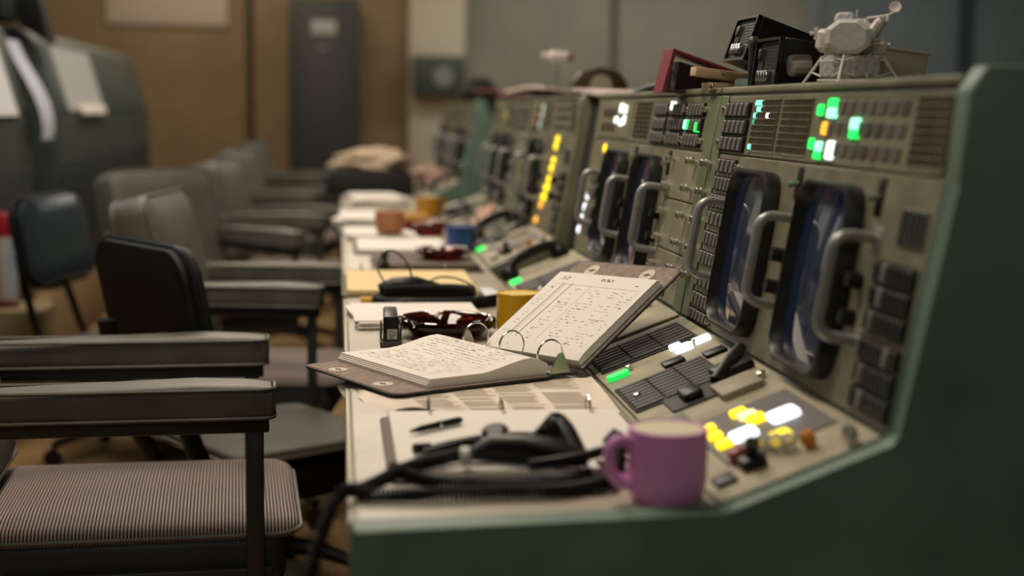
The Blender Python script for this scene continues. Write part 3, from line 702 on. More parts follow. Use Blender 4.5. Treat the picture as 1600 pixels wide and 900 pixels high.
# ashtrays
def ashtray(label, c, r, col, h=.036):
    t = thing('ashtray', label, 'ashtray', c); n = 64; M = Matrix.Translation(c)
    prof = [(r*.55, 0), (r*.72, .004), (r*.80, h*.38), (r*.96, h*.55), (r*1.0, h*.75), (r*.985, h*.95), (r*.94, h), (r*.86, h*.93), (r*.74, h*.5), (r*.66, h*.28), (r*.4, h*.24), (r*.01, h*.24)]
    rings = []
    for i, (a, z) in enumerate(prof):
        R = []
        for k in range(n):
            th = 2*PI*k/n; notch = max(0, 1-abs(((th-1.8+PI/4) % (2*PI/3))-PI/4)/.16); zz = z
            if z > h*.7: zz = z-notch*h*.33
            R.append(V((a*math.cos(th), a*math.sin(th), zz)))
        rings.append(R)
    s = S(M); s.loft(rings); obj('bowl', s, mat(label[:12], col, .04, trans=.85, ior=1.5, spec=.7), t)
    return t
ashtray('round dark amber glass ashtray behind the binder rings', (.205, 2.70, DZ), .096, (.045, .006, .003))

# stapler / tape dispenser beside the ashtray
t = thing('stapler', 'small black stapler standing on the desk beside the amber ashtray', 'stapler', (.094, 2.59, DZ))
M = Matrix.Translation((.094, 2.59, DZ)) @ Matrix.Rotation(math.radians(-1), 4, 'Z')
s = S(M); s.box((0, .03, .006), (.040, .13, .012), .003); s.box((0, -.02, .014), (.034, .03, .012), .003, taper=(.8, .8)); obj('base', s, mat('stapler_grey', (.09, .09, .08), .35, .3), t)
s = S(M); s.box((0, .035, .040), (.026, .13, .036), .004); s.box((0, -.033, .036), (.028, .012, .045), .003); b = obj('arm', s, BLACK, t)
s = S(M); s.box((-.018, -.01, .03), (.003, .03, .032), .001); s.box((.018, -.01, .03), (.003, .03, .032), .001); obj('side_plate', s, DGREY, t)
s = S(M); s.box((.002, -.0395, .026), (.018, .001, .018)); 
for i, (a, b_, w) in enumerate(((-.003, .031, .008), (.004, .028, .006), (0, .024, .011), (-.002, .020, .007))): s.box((a+.002, -.0402, b_), (w, .0006, .0016), mi=1)
obj('label_sticker', s, [mat('sticker', (.55, .53, .5), .5), INK], b)
# loose stack of papers at the front edge
def papers(name, label, cat, cx, cy, z, w, d, n, th, m, rot=0, jit=.004, seed=1, text=False, group=None):
    q = random.Random(seed); s = S()
    for k in range(n):
        R = Matrix.Rotation(math.radians(rot+q.uniform(-2.5, 2.5)*(jit/.004)), 3, 'Z')
        s.box((cx+q.uniform(-jit, jit), cy+q.uniform(-jit, jit), z+th*(k+.5)), (w, d, th*.94), R=R)
    if text:
        R = Matrix.Rotation(math.radians(rot), 3, 'Z')
        fn = lambda x, y: V((cx, cy, z+th*n+.0005))+R @ V((x, y, 0))
        scribble(fn, s, -w*.42, w*.42, -d*.4, d*.4, 14, q, 1, .6, .0018, (.006, .02))
    return tag(obj(name, s, [m, INKF]), label, cat, group)
papers('paper_stack', 'stack of white papers on the desk edge behind the stapler', 'papers', .155, 2.91, DZ, .26, .26, 6, .0028, WHITE, 4, .006, 3)
# beige printed sheets, curling over the front edge, under the big binder
def sheet_fn(a, b):
    y = lerp(2.235, 1.965, b)
    x0 = lerp(.012, .078, b)+.0; x1 = lerp(.405, .400, b); x = lerp(x0-.015, x1, a)
    z = DZ+.0035+.002*math.sin(b*PI)*sm(0, .5, a)
    lift = sm(.05, 0, a); z -= .010*lift*(1+.8*math.sin(b*9)); z += .012*sm(.8, 1, b)*sm(.2, .0, abs(a-.12))
    if x > .398: z += (x-.398)*.35
    return (x, y, z)
s = S(); s.sheet(sheet_fn, 40, 20, .0025); q = random.Random(9)
fn = lambda x, y: V(sheet_fn(x, y))+V((0, 0, .0006))
for a0, a1 in ((.2, .36), (.38, .54), (.56, .72), (.74, .92)):
    for r in range(40):
        v = .04+.0225*r
        if q.random() < .86 and v < .95:
            t_ = bmesh.new(); e = lerp(a0, a1, q.uniform(.8, 1)); t_.faces.new([t_.verts.new(fn(*p)) for p in ((a0, v), (e, v), (e, v+.010), (a0, v+.010))]); s._add(t_, 1)
tag(obj('printed_sheet', s, [CREAM, INKB], sharp=70), 'beige printed sheet curling over the desk edge, under the big open binder', 'paper')
# flat binder with white pages below the headset
def flat_binder(label, x0, x1, y0, y1, pm, cover, th=.012, rings=(), rot=0, z=DZ, text=3, rside=1):
    t = thing('ring_binder', label, 'binder', ((x0+x1)/2, (y0+y1)/2, z)); M = Matrix.Translation(((x0+x1)/2, (y0+y1)/2, z)) @ Matrix.Rotation(math.radians(rot), 4, 'Z'); w, d = x1-x0, y1-y0
    s = S(M); s.prism(rrect(w+.024, d+.02, .012, 4), 0, .004, bev=.001, seg=1); obj('cover', s, cover, t)
    q = random.Random(int(x0*1000+y0*100)); s = S(M)
    s.box((0, 0, .004+th/2), (w, d, th), .0015, 1)
    obj('page_stack', s, [pm, INKF], t)
    if rings:
        s = S(M); s.box((0, rside*(d/2+.002), .006), (w*.9, .02, .005), .002); rm = obj('ring_mechanism', s, STEEL, t)
        for rx in rings:
            s = S(M); s.tube([(rx, rside*(d/2-.004)+.018*math.cos(2*PI*k/20), .016+.018*math.sin(2*PI*k/20)) for k in range(20)], .0018, 7, loop=True); obj('ring', s, CHROME, rm)
    return t
flat_binder('open binder of white pages lying under the black headset', .068, .388, 1.615, 1.945, WHITE, BROWNB, .010, (-.105, -.003, .12))
# pen on it
s = S(); s.tube([(.090, 1.79, .7605), (.105, 1.803, .761), (.150, 1.843, .761), (.158, 1.850, .761), (.162, 1.854, .7605)], [.0015, .0045, .005, .005, .003], 12); pn_ = tag(obj('pen', s, BLACK), 'black pen lying on the white pages beside the headset', 'pen')
s = S(); s.tube([(.128, 1.8235, .761), (.131, 1.8261, .761)], .0054, 12); obj('pen_band', s, CHROME, pn_)

# headsets
def coil(path, R, pitch, r, n=10, sub=12):
    """points of a helix around a polyline path"""
    P = [V(p) for p in path]; dense = []
    for i in range(len(P)-1):
        p0, p1, p2, p3 = P[max(i-1, 0)], P[i], P[i+1], P[min(i+2, len(P)-1)]
        for k in range(sub):
            u = k/sub; dense.append(.5*((2*p1)+(-p0+p2)*u+(2*p0-5*p1+4*p2-p3)*u*u+(-p0+3*p1-3*p2+p3)*u**3))
    dense.append(P[-1]); out = []; L = 0; upv = V((0, 0, 1)); acc = [0]
    for a, b in zip(dense, dense[1:]): acc.append(acc[-1]+(b-a).length)
    tot = acc[-1]; N = int(tot/pitch*n); j = 0
    for i in range(N+1):
        d = tot*i/N
        while j < len(dense)-2 and acc[j+1] < d: j += 1
        a, b = dense[j], dense[j+1]; p = a.lerp(b, (d-acc[j])/max(1e-6, acc[j+1]-acc[j])); t = (b-a).normalized()
        u_ = (upv-t*upv.dot(t)); u_ = u_.normalized() if u_.length > .05 else t.orthogonal().normalized(); w = t.cross(u_); ph = 2*PI*i/n
        out.append(p+u_*R*math.cos(ph)+w*R*math.sin(ph))
    return out
def smooth(path, sub=8):
    P = [V(p) for p in path]; o = []
    for i in range(len(P)-1):
        p0, p1, p2, p3 = P[max(i-1, 0)], P[i], P[i+1], P[min(i+2, len(P)-1)]
        for k in range(sub):
            u = k/sub; o.append(.5*((2*p1)+(-p0+p2)*u+(2*p0-5*p1+4*p2-p3)*u*u+(-p0+3*p1-3*p2+p3)*u**3))
    return o+[P[-1]]
t = thing('headset', 'black headset with coiled cord lying on the white pages by the pink mug', 'headset', (.22, 1.74, .756))
z = .756
s = S(); s.tube(coil([(-.06, 1.50, .58), (-.035, 1.51, .66), (-.004, 1.53, .745), (.03, 1.56, .7495), (.08, 1.60, z+.006), (.13, 1.635, z+.009), (.17, 1.645, z+.012)], .0068, .0052, .0019), .0021, 5); obj('coiled_cord', s, RUBBER, t)
s = S(); s.tube(coil([(.02, 1.535, .7495), (.09, 1.525, .7495), (.17, 1.53, .7495), (.25, 1.535, .7495), (.31, 1.575, .751), (.33, 1.62, z+.008)], .0068, .0052, .0019), .0021, 5); obj('coiled_cord', s, RUBBER, t)
s = S(); s.tube(coil([(.06, 1.60, z+.006), (.10, 1.575, .752), (.16, 1.56, .7495), (.24, 1.56, .7495), (.29, 1.59, .7535)], .0068, .0052, .0019), .0021, 5); obj('coiled_cord', s, RUBBER, t)
s = S(); s.tube([(.155, 1.64, z+.010), (.18, 1.65, z+.016), (.22, 1.635, z+.018), (.26, 1.615, z+.016), (.29, 1.605, z+.010)], [.008, .015, .017, .015, .008], 14, flat=1.2); obj('talk_switch', s, BLACK, t)
s = S(); s.tube([(.142, 1.615, z+.014), (.152, 1.612, z+.015)], [.012, .011], 14); obj('white_plug', s, mat('white_plastic', (.6, .58, .54), .4), t)
s = S(); s.tube(smooth([(.215, 1.68, z+.006), (.245, 1.70, z+.022), (.262, 1.695, z+.040), (.272, 1.67, z+.036), (.282, 1.635, z+.014)]), .0055, 8, flat=2.0); s.tube(smooth([(.22, 1.60, z+.006), (.265, 1.585, z+.016), (.31, 1.61, z+.02), (.325, 1.66, z+.010)]), .0052, 8, flat=1.8); s.tube(smooth([(.10, 1.66, z+.006), (.16, 1.69, z+.012), (.23, 1.70, z+.012), (.29, 1.69, z+.006)]), .0052, 8, flat=1.8); obj('headband', s, BLACK, t)
for c, d in (((.262, 1.688, z+.030), V((.3, -.7, .4))), ((.332, 1.655, z+.016), V((.8, .2, .5))), ((.19, 1.69, z+.018), V((-.2, -.5, .9)))):
    d.normalize(); c = V(c); s = S(); s.cyl(c-d*.009, c+d*.009, .015, .018); s.cyl(c+d*.009, c+d*.014, .016, .010); obj('ear_cup', s, BLACK, t)
s = S(); s.tube(smooth([(.26, 1.70, z+.02), (.20, 1.72, z+.016), (.14, 1.71, z+.010), (.105, 1.69, z+.006)]), .0026, 6); s.tube([(.11, 1.692, z+.007), (.09, 1.683, z+.007)], [.006, .007], 8); obj('microphone_boom', s, BLACK, t)
s = S(); s.tube(smooth([(.30, 1.60, z+.010), (.315, 1.57, .752), (.30, 1.545, .7445), (.26, 1.55, .7445), (.22, 1.585, .752)]), .003, 6); obj('plain_cord', s, RUBBER, t)
# second, coiled up headset behind the ashtray
t = thing('headset', 'bundled black coiled headset cord with a thin wire loop, in front of the yellow pages', 'headset', (.20, 3.13, DZ))
s = S(); z = DZ
s.tube(coil([(.40, 3.17, z+.016), (.30, 3.08, z+.012), (.2, 3.06, z+.012), (.10, 3.07, z+.012), (.086, 3.12, z+.014), (.13, 3.16, z+.02), (.22, 3.15, z+.022), (.30, 3.14, z+.02)], .011, .0065, .0028), .0029, 5)
s.tube(coil([(.10, 3.10, z+.034), (.16, 3.10, z+.036), (.24, 3.12, z+.036), (.30, 3.14, z+.03)], .011, .0065, .0028), .0029, 5); obj('coiled_cord', s, RUBBER, t)
s = S(); s.tube([(.088, 3.15, z+.03), (.12, 3.15, z+.04), (.17, 3.15, z+.042), (.22, 3.16, z+.034)], [.014, .02, .02, .012], 12); obj('talk_switch', s, BLACK, t)
s = S(); s.tube(smooth([(.165, 3.14, z+.045), (.150, 3.15, z+.09), (.125, 3.17, z+.115), (.100, 3.18, z+.112), (.085, 3.16, z+.08), (.10, 3.13, z+.05)]), .0022, 6); s.tube(smooth([(.19, 3.14, z+.045), (.22, 3.16, z+.058), (.26, 3.16, z+.056), (.30, 3.15, z+.04)]), .0022, 6); obj('headband_wire', s, DGREY, t)

# ------------------------------------------------------------------ farther down the desks
flat_binder('open binder of pale yellow pages behind the bundled headset', .018, .325, 3.27, 3.68, YELLOWP, BROWNB, .012, (-.115, -.01, .105), 0)
papers('note_paper', 'bluish white sheet on the desk beside the bundled headset', 'paper', .33, 3.32, DZ, .10, .2, 2, .001, PAPER2, 8, .002, 5)
s = S(); s.box((.065, 3.17, DZ+.006), (.035, .02, .012), .002); tag(obj('note_pad', s, mat('yellow_note', (.75, .45, .02), .6)), 'small yellow pad on the desk edge by the bundled headset', 'notepad')
flat_binder('thick closed brown binder under the dark red ashtray', .10, .375, 3.77, 4.13, BROWNB, BROWNB, .016, (), 0, text=0)
ashtray('dark red glass ashtray lying on the closed brown binder', (.285, 3.93, DZ+.0205), .075, (.16, .012, .008), .03)
s = S(); s.lathe([(0, 0), (.013, 0), (.013, .03), (.008, .036), (.008, .05), (.011, .052), (.011, .06), (0, .062)], (.118, 3.72, DZ), 16, loop=False); tag(obj('small_bottle', s, BLACK), 'small black bottle standing at the corner of the brown binder', 'bottle')
flat_binder('open binder of white pages between the blue and terracotta mugs', .055, .325, 4.24, 4.62, WHITE, BROWNB, .012, (), 0)
papers('paper_stack', 'low white papers under the terracotta mug', 'papers', .14, 4.84, DZ, .22, .34, 6, .0035, WHITE, 3, .008, 8)
papers('paper_stack', 'white paper pile farther along the desk edge, behind the terracotta mug', 'papers', .11, 5.35, DZ, .2, .5, 10, .004, WHITE, -2, .012, 9)
papers('paper_stack', 'taller white paper pile left of the amber mug', 'papers', .16, 6.1, DZ, .2, .45, 16, .004, WHITE, 3, .012, 10)
ashtray('red glass ashtray right of the terracotta mug', (.295, 4.92, DZ), .085, (.25, .02, .01), .045)
s = S(); s.box((.27, 5.38, DZ+.02), (.13, .2, .04), .008); tag(obj('folder', s, mat('amber_card', (.42, .19, .02), .6)), 'amber folder pile behind the red ashtray', 'folder')
t = thing('telephone', 'black desk telephone far along the ledge with a white dial', 'telephone', (.50, 5.65, .795))
M = SF @ Matrix.Translation((5.6, .07, .004))
s = S(M); s.box((0, 0, .02), (.18, .10, .04), .012, taper=(.8, .7)); obj('body', s, BLACK, t)
s = S(M); s.lathe([(0, 0), (.03, 0), (.03, .006), (0, .008)], (0, -.02, .038), 18, loop=False); obj('dial', s, mat('white_plastic', (.6, .58, .54), .4), t)
def handset(label, y, v, yaw):
    t = thing('handset', label, 'handset', tuple(SF @ V((y, v, .004)))); M = SF @ Matrix.Translation((y, v, .004)) @ Matrix.Rotation(math.radians(yaw), 4, 'Z')
    s = S(M); s.tube(smooth([(-.075, 0, .026), (-.04, 0, .040), (.04, 0, .040), (.075, 0, .026)]), .014, 12); obj('grip', s, BLACK, t)
    for e in (-1, 1):
        s = S(M); s.lathe([(0, 0), (.022, 0), (.026, .006), (.024, .020), (.014, .032), (0, .036)], (e*.078, 0, .0), 20, loop=False); obj('ear_cup' if e > 0 else 'mouth_piece', s, BLACK, t)
handset('black telephone handset on the sloped shelf above a green lamp', 3.56, .095, 68)
handset('blurred black handset on the sloped shelf past the blue mug', 4.62, .11, 60)
# a tan sheet and a thin cord on the second console's shelf
s = S(); fr = SF @ Matrix.Translation((5.05, .105, .004)) @ Matrix.Rotation(math.radians(10), 4, 'Z'); s.M = fr; s.box((0, 0, .006), (.75, .07, .012), .003); tag(obj('rolled_chart', s, mat('tan_card', (.45, .27, .18), .7)), 'tan strip of card lying on the sloped shelf behind the blue mug', 'card')
s = S(); s.tube(smooth([(.40, 4.38, DZ+.003), (.43, 4.40, DZ+.04), (.44, 4.55, DZ+.085), (.43, 4.75, DZ+.10), (.44, 4.9, DZ+.07), (.46, 5.0, DZ+.03)]), .004, 6); tag(obj('cord', s, RUBBER), 'dark cord arching over the desk right of the blue mug', 'cord')
# dark case with crumpled cloth
s = S(); s.box((.15, 7.35, DZ+.055), (.44, .5, .11), .01); s.box((.15, 7.35, DZ+.118), (.40, .46, .016), .006); tag(obj('black_case', s, MBLACK), 'flat black case far down the desk, carrying a crumpled cloth', 'case')
def crumple(label, c, rx, ry, rz, m, seed):
    from mathutils import noise
    t = bmesh.new(); bmesh.ops.create_icosphere(t, subdivisions=5, radius=1)
    for v in t.verts:
        n = v.co.normalized(); f = 1+.35*noise.noise(n*2+V((seed, 0, 0)))+.16*abs(noise.noise(n*5+V((0, seed, 0))))
        v.co = V((n.x*rx*f, n.y*ry*f, max(-.3, n.z)*rz*f))
    s = S(Matrix.Translation(c)); s._add(t); zmin = min(v.co.z for v in s.bm.verts)
    for v in s.bm.verts: v.co.z -= zmin-c[2]
    return tag(obj('crumpled_cloth', s, m, sharp=80), label, 'cloth')
crumple('crumpled tan cloth lying on the flat black case', (.16, 7.4, DZ+.1265), .20, .22, .07, mat('tan_cloth', (.52, .40, .28), .9), 3)
crumple('pinkish crumpled cloth on the shelf at the far end of the row', (.50, 7.9, .782), .10, .28, .06, mat('pink_cloth', (.36, .24, .19), .9), 8)

# ------------------------------------------------------------------ things on top of the consoles
TZ = TOPZ+.0005
lem = thing('lunar_lander_model', 'small white lunar lander model standing on top of the near console', 'model', (.772, 2.105, TZ))
MODEL = mat('model_white', (.70, .69, .67), .55, noise=.12, nscale=120); MODELG = mat('model_grey', (.48, .48, .47), .5, noise=.35, nscale=150, bump=.5); MODELP = mat('model_pink', (.74, .67, .63), .55)
M0 = Matrix.Translation((.772, 2.105, TZ)) @ Matrix.Scale(1.04, 4); ML = M0 @ Matrix.Translation((-.005, 0, .0475)) @ Matrix.Rotation(math.radians(-24), 4, 'Z') @ Matrix.Scale(1.14, 4) @ Matrix.Translation((0, 0, -.0455))
s = S(M0 @ Matrix.Rotation(math.radians(10), 4, 'Z'))
def octo(a, ch, z): return [V((x, y, z)) for x, y in ((a, -ch), (a, ch), (ch, a), (-ch, a), (-a, ch), (-a, -ch), (-ch, -a), (ch, -a))]
s.loft([octo(.036, .018, .013), octo(.041, .020, .019), octo(.042, .020, .040), octo(.040, .02, .046)]); obj('descent_stage', s, MODELG, lem, sharp=15)
s = S(M0); s.lathe([(0, .016), (.012, .016), (.018, .003), (.016, .003), (.010, .014), (0, .014)], n=20, loop=False); obj('engine_bell', s, DGREY, lem)
for a in (235, 325, 55, 145):
    d = V((math.cos(math.radians(a)), math.sin(math.radians(a)), 0)); e = V((-d.y, d.x, 0)); s = S(M0)
    s.tube([d*.044+V((0, 0, .048)), d*.058+V((0, 0, .028)), d*.076+V((0, 0, .003))], [.0022, .0022, .0016], 8)
    for g in (-1, 1):
        s.tube([d*.040+e*g*.018+V((0, 0, .018)), d*.060+V((0, 0, .025))], .0011, 6); s.tube([d*.038+e*g*.02+V((0, 0, .046)), d*.050+V((0, 0, .040))], .0012, 6)
    lg = obj('leg', s, MODELP, lem); s = S(M0); s.lathe([(0, 0), (.008, .001), (.0075, .0025), (0, .004)], tuple(d*.077), 14, loop=False); obj('foot_pad', s, MODEL, lg)
s = S(M0)
for k in range(4):
    a0, a1 = [math.radians(x) for x in ((235, 325, 55, 145)[k], (235, 325, 55, 145)[k]+90)]
    s.tube([(.044*math.cos(a0), .044*math.sin(a0), .0475), (.044*math.cos(a1), .044*math.sin(a1), .0475)], .0015, 6)
s.tube([(-.058, -.02, .012), (-.03, -.052, .012), (.005, -.05, .013), (.004, -.05, .024)], .0014, 6); obj('outriggers', s, MODELP, lem)
s = S(ML)
def oc(y, w, h, zc, k=.45): return [V((a, y, zc+b)) for a, b in ((w, -h*k), (w, h*k), (w*k, h), (-w*k, h), (-w, h*k), (-w, -h*k), (-w*k, -h), (w*k, -h))]
s.loft([oc(-.038, .022, .017, .069), oc(-.034, .028, .0215, .069), oc(-.008, .028, .0215, .069), oc(-.002, .022, .018, .069)]); obj('crew_cabin', s, MODEL, lem, sharp=15)
s = S(ML); s.box((.004, .012, .07), (.046, .036, .048), .008, 1); s.box((-.006, -.005, .094), (.030, .026, .014), .004, 1, taper=(.75, .8)); s.box((.0, .036, .068), (.05, .016, .036), .004, 1); obj('ascent_body', s, MODELG, lem, sharp=15)
s = S(ML); s.box((.030, -.014, .078), (.012, .03, .03), .004, 1, R=Matrix.Rotation(math.radians(35), 3, 'Y')); obj('tank_cover', s, MODELP, lem, sharp=15)
s = S(ML); s.box((.036, .008, .056), (.018, .02, .020), .003, 1); obj('tank_cover', s, MODELP, lem, sharp=15)
s = S(ML); s.box((-.034, .008, .066), (.018, .022, .03), .006, 1); obj('tank_cover', s, MODELP, lem, sharp=15)
s = S(ML); s.box((.034, .014, .084), (.012, .03, .028), .003, 1, R=Matrix.Rotation(math.radians(28), 3, 'Y')); obj('blue_white_panel', s, mat('model_cool', (.46, .50, .60), .5), lem)
s = S(ML); s.loft([[V((x, -.030+y, z)) for x, y in ((w, 0), (0, .02), (-w, 0))] for z, w in ((.05, .004), (.018, .012))]); obj('ladder_plate', s, MODELG, lem)
for sx in (-1, 1):
    for sy in (-1, 1):
        c = V((sx*.041, .012+sy*.030, .074-.012*(sx > 0))); s = S(ML); s.tube([(sx*.022, .012+sy*.018, c.z), c], .0013, 6)
        for dd in (V((0, 0, 1)), V((0, 0, -1)), V((sx, 0, 0)), V((0, sy, 0))): s.cyl(c, c+dd*.0075, .0012, .0028, 8)
        s.box(c, (.004, .004, .005)); obj('thruster_quad', s, MODELP, lem)
s = S(ML); s.tube([(.02, -.0, .094), (.045, -.004, .097), (.053, -.006, .100)], .0013, 6); s.lathe([(0, 0), (.0045, .0008), (.0075, .003), (.0068, .003), (.004, .0018), (0, .001)], n=18, M=Matrix.Translation((.055, -.010, .106)) @ Matrix.Rotation(math.radians(70), 4, 'X'), loop=False); s.tube([(.053, -.006, .1), (.055, -.009, .106)], .001, 6); s.tube([(.008, -.006, .094), (.008, -.006, .105)], .0008, 5); s.box((.046, -.004, .092), (.005, .005, .008), .001); obj('antenna', s, MODELP, lem)

# two black intercom boxes with keys, on brackets
def intercom(label, c, rot, tilt, w=.118, h=.082, d=.115, stand=True):
    t = thing('intercom_box', label, 'intercom', (c[0], c[1], TZ)); Mx = Matrix.Translation(c) @ Matrix.Rotation(math.radians(rot), 4, 'Z') @ Matrix.Rotation(math.radians(tilt), 4, 'Y')
    # local: front at x=0 facing -x, y width, z height
    s = S(Mx); s.box((d/2, 0, h/2), (d, w, h), .002, 1); 
    o_ = rrect(w, h, .003, 2); i_ = rrect(w-.010, h-.010, .003, 2)
    fr = frame((0, 0, h/2), (0, 1, 0), (0, 0, 1), (-1, 0, 0))
    s.loft([[V((p[0], p[1], 0)) for p in o_], [V((p[0], p[1], .008)) for p in o_], [V((p[0], p[1], .008)) for p in i_], [V((p[0], p[1], .0005)) for p in i_]], cap=False, M=fr)
    obj('housing', s, BLACK, t)
    s = S(Mx @ fr); s.prism(rrect(w-.012, h-.012, .003, 2), .0004, .0022)
    for i in range(9):
        for j in range(8):
            s.lathe([(0, 0), (.0017, 0), (.0017, .0006), (0, .0006)], (-w*.42+i*w*.075, -h*.08+j*h*.065, .0022), 6, loop=False, mi=1)
    s.box((w*.28, h*.05, .003), (w*.2, h*.5, .002), mi=1)
    s.box((w*.30, h*.2, .005), (.014, .018, .006), .002)
    f = obj('front_plate', s, [mat('intercom_face', (.055, .05, .045), .4, .4), MBLACK], t)
    for k in range(4):
        s = S(Mx @ fr); s.box((-w*.14+k*w*.11, -h*.24, .007), (w*.08, h*.22, .010), .002); obj('key', s, CHROME, f)
    return t, Mx
t, Mx = intercom('black intercom box tilted back, behind and above the other intercom box', (.693, 2.465, 1.262), 2, 19)
s = S(); s.box((.752, 2.465, TZ+.012), (.10, .10, .024), .008); s.cyl((.745, 2.43, TZ+.01), (.745, 2.43, TZ+.04), .02); obj('stand', s, GREEN, t)
s = S(Mx); s.box((.165, 0, .080), (.10, .10, .003), .001); obj('rear_flap', s, mat('pale_metal', (.4, .38, .32), .4, .3), t)
t, Mx = intercom('black intercom box with chrome keys, next to the lunar lander model', (.690, 2.275, TZ), 2, 7, .118, .084, .12)
s = S(); s.box((.697, 2.358, TZ+.040), (.026, .010, .08), .004); s.lathe([(0, 0), (.012, 0), (.013, .004), (.013, .010), (.009, .014), (0, .015)], n=18, M=frame((.698, 2.358, TZ+.078), (0, 1, 0), (0, 0, 1), (-1, 0, 0)), loop=False); obj('bracket', s, DGREY, t)
s = S(); s.lathe([(0, 0), (.016, 0), (.018, .01), (.018, .035), (0, .035)], n=22, M=frame((.700, 2.185, TZ+.037), (0, 1, 0), (0, 0, 1), (.97, .25, 0)), loop=False); obj('side_knob', s, STEEL, t)
s = S(); s.box((.735, 2.20, TZ+.005), (.05, .03, .010), .004); obj('foot', s, DGREY, t)
# beige box behind the lander
s = S(); Mb = Matrix.Translation((.842, 2.22, TZ+.004)) @ Matrix.Rotation(math.radians(-10), 4, 'Z') @ Matrix.Rotation(math.radians(7), 4, 'Y'); s.M = Mb
s.box((0, 0, .028+.012), (.16, .06, .048), .003); s.box((0, 0, .0655), (.166, .064, .005), .001)
b = tag(obj('beige_box', s, mat('beige_case', (.33, .30, .22), .5)), 'flat beige box lying behind the lunar lander model', 'box')
# maroon binder lying on its side, half open
t = thing('ring_binder', 'maroon ring binder lying half open on top of the consoles', 'binder', (.68, 2.72, TZ)); MAR = mat('maroon_cover', (.20, .022, .035), .5); MARI = mat('maroon_shade', (.03, .01, .013), .7)
XZ = frame((0, 0, 0), (1, 0, 0), (0, 0, 1), (0, 1, 0))
s = S(); s.prism([(.612, TZ), (.620, TZ), (.640, TZ+.080), (.632, TZ+.084)], 2.69, 2.77, M=XZ, bev=.001, seg=1); obj('spine', s, MAR, t)
s = S(); s.prism([(.632, TZ+.084), (.636, TZ+.077), (.80, TZ+.022), (.80, TZ+.029)], 2.69, 2.77, M=XZ, bev=.001, seg=1); obj('top_cover', s, MAR, t)
s = S(); s.prism([(.620, TZ), (.82, TZ), (.82, TZ+.005), (.620, TZ+.005)], 2.69, 2.77, M=XZ, bev=.001, seg=1); obj('bottom_cover', s, MARI, t)
s = S(); s.prism([(.64, TZ+.006), (.78, TZ+.006), (.77, TZ+.026), (.652, TZ+.06)], 2.715, 2.768, M=XZ); obj('page_block', s, MARI, t)  # dark solid in place of the shade inside the hollow binder
s = S(); s.lathe([(0, 0), (.008, 0), (.008, .022), (.004, .03), (.004, .036), (0, .037)], (.634, 2.70, TZ+.0055), 14, loop=False); tag(obj('glass_vial', s, mat('smoky_glass', (.12, .12, .11), .1)), 'small grey vial standing inside the maroon binder', 'bottle')
WOOD = mat('pale_wood', (.58, .40, .24), .6, noise=.15, nscale=40)
s = S(Matrix.Translation((.695, 2.56, TZ)) @ Matrix.Rotation(math.radians(12), 4, 'Z')); s.box((0, 0, .0085), (.07, .03, .017), .001); tag(obj('wooden_block', s, WOOD), 'lower pale wooden block under the other, by the maroon binder', 'block')
s = S(Matrix.Translation((.70, 2.56, TZ+.0265)) @ Matrix.Rotation(math.radians(5), 4, 'Z') @ Matrix.Rotation(math.radians(6), 4, 'Y')); s.box((0, 0, .004), (.125, .032, .016), .001); s.cyl((-.01, -.017, .004), (-.01, -.0155, .004), .002, mi=1); tag(obj('wooden_block', s, [WOOD, DGREY]), 'upper pale wooden stick resting across the lower block', 'block')
# papers and books on the farther consoles
def curl(name, label, cat, x0, x1, y0, y1, h0, h1, m, th=.003, z=TZ):
    s = S(); s.sheet(lambda a, b: (lerp(x0, x1, a), lerp(y0, y1, b), z+th+lerp(h0, h1, b)*(1-.6*a)+.006*math.sin(b*5)*(1 if h0 or h1 else 0)), 10, 16, th); return tag(obj(name, s, m), label, cat)
curl('loose_sheet', 'bluish sheet on the console top, left of the maroon binder', 'paper', .69, .85, 2.98, 3.55, .022, .0, mat('bluish_paper', (.34, .38, .47), .8))
t = thing('open_book', 'open book with pale pages on the console top, beside the bluish sheet', 'book', (.76, 3.9, TZ))
s = S(); s.sheet(lambda a, b: (lerp(.675, .86, a), lerp(3.6, 4.15, b), TZ+.012+.018*sm(0, 1, b)*(1-.25*a)), 8, 12, .010); obj('page_block', s, mat('pinkish_paper', (.62, .52, .48), .8), t)
s = S(); s.sheet(lambda a, b: (lerp(.67, .865, a), lerp(3.59, 4.16, b), TZ+.0015+.0175*sm(0, 1, b)*(1-.25*a)), 8, 12, .0015); obj('cover', s, BROWNB, t)
curl('loose_papers', 'pale pinkish papers on the console top, left of the open book', 'papers', .68, .85, 4.75, 5.9, .035, .045, mat('pink_white_paper', (.66, .55, .48), .8), .010)
curl('folder', 'dull red folder far along the console top', 'folder', .68, .88, 6.0, 7.4, .03, .07, mat('dull_red', (.28, .08, .08), .7), .006)
s = S(); s.box((.80, 8.3, TZ+.055), (.2, .5, .11), .04, 3); s.box((.8, 8.25, TZ+.12), (.12, .3, .05), .02, 2); tag(obj('equipment_bag', s, MBLACK), 'blurred black bag at the far end of the console top', 'bag')
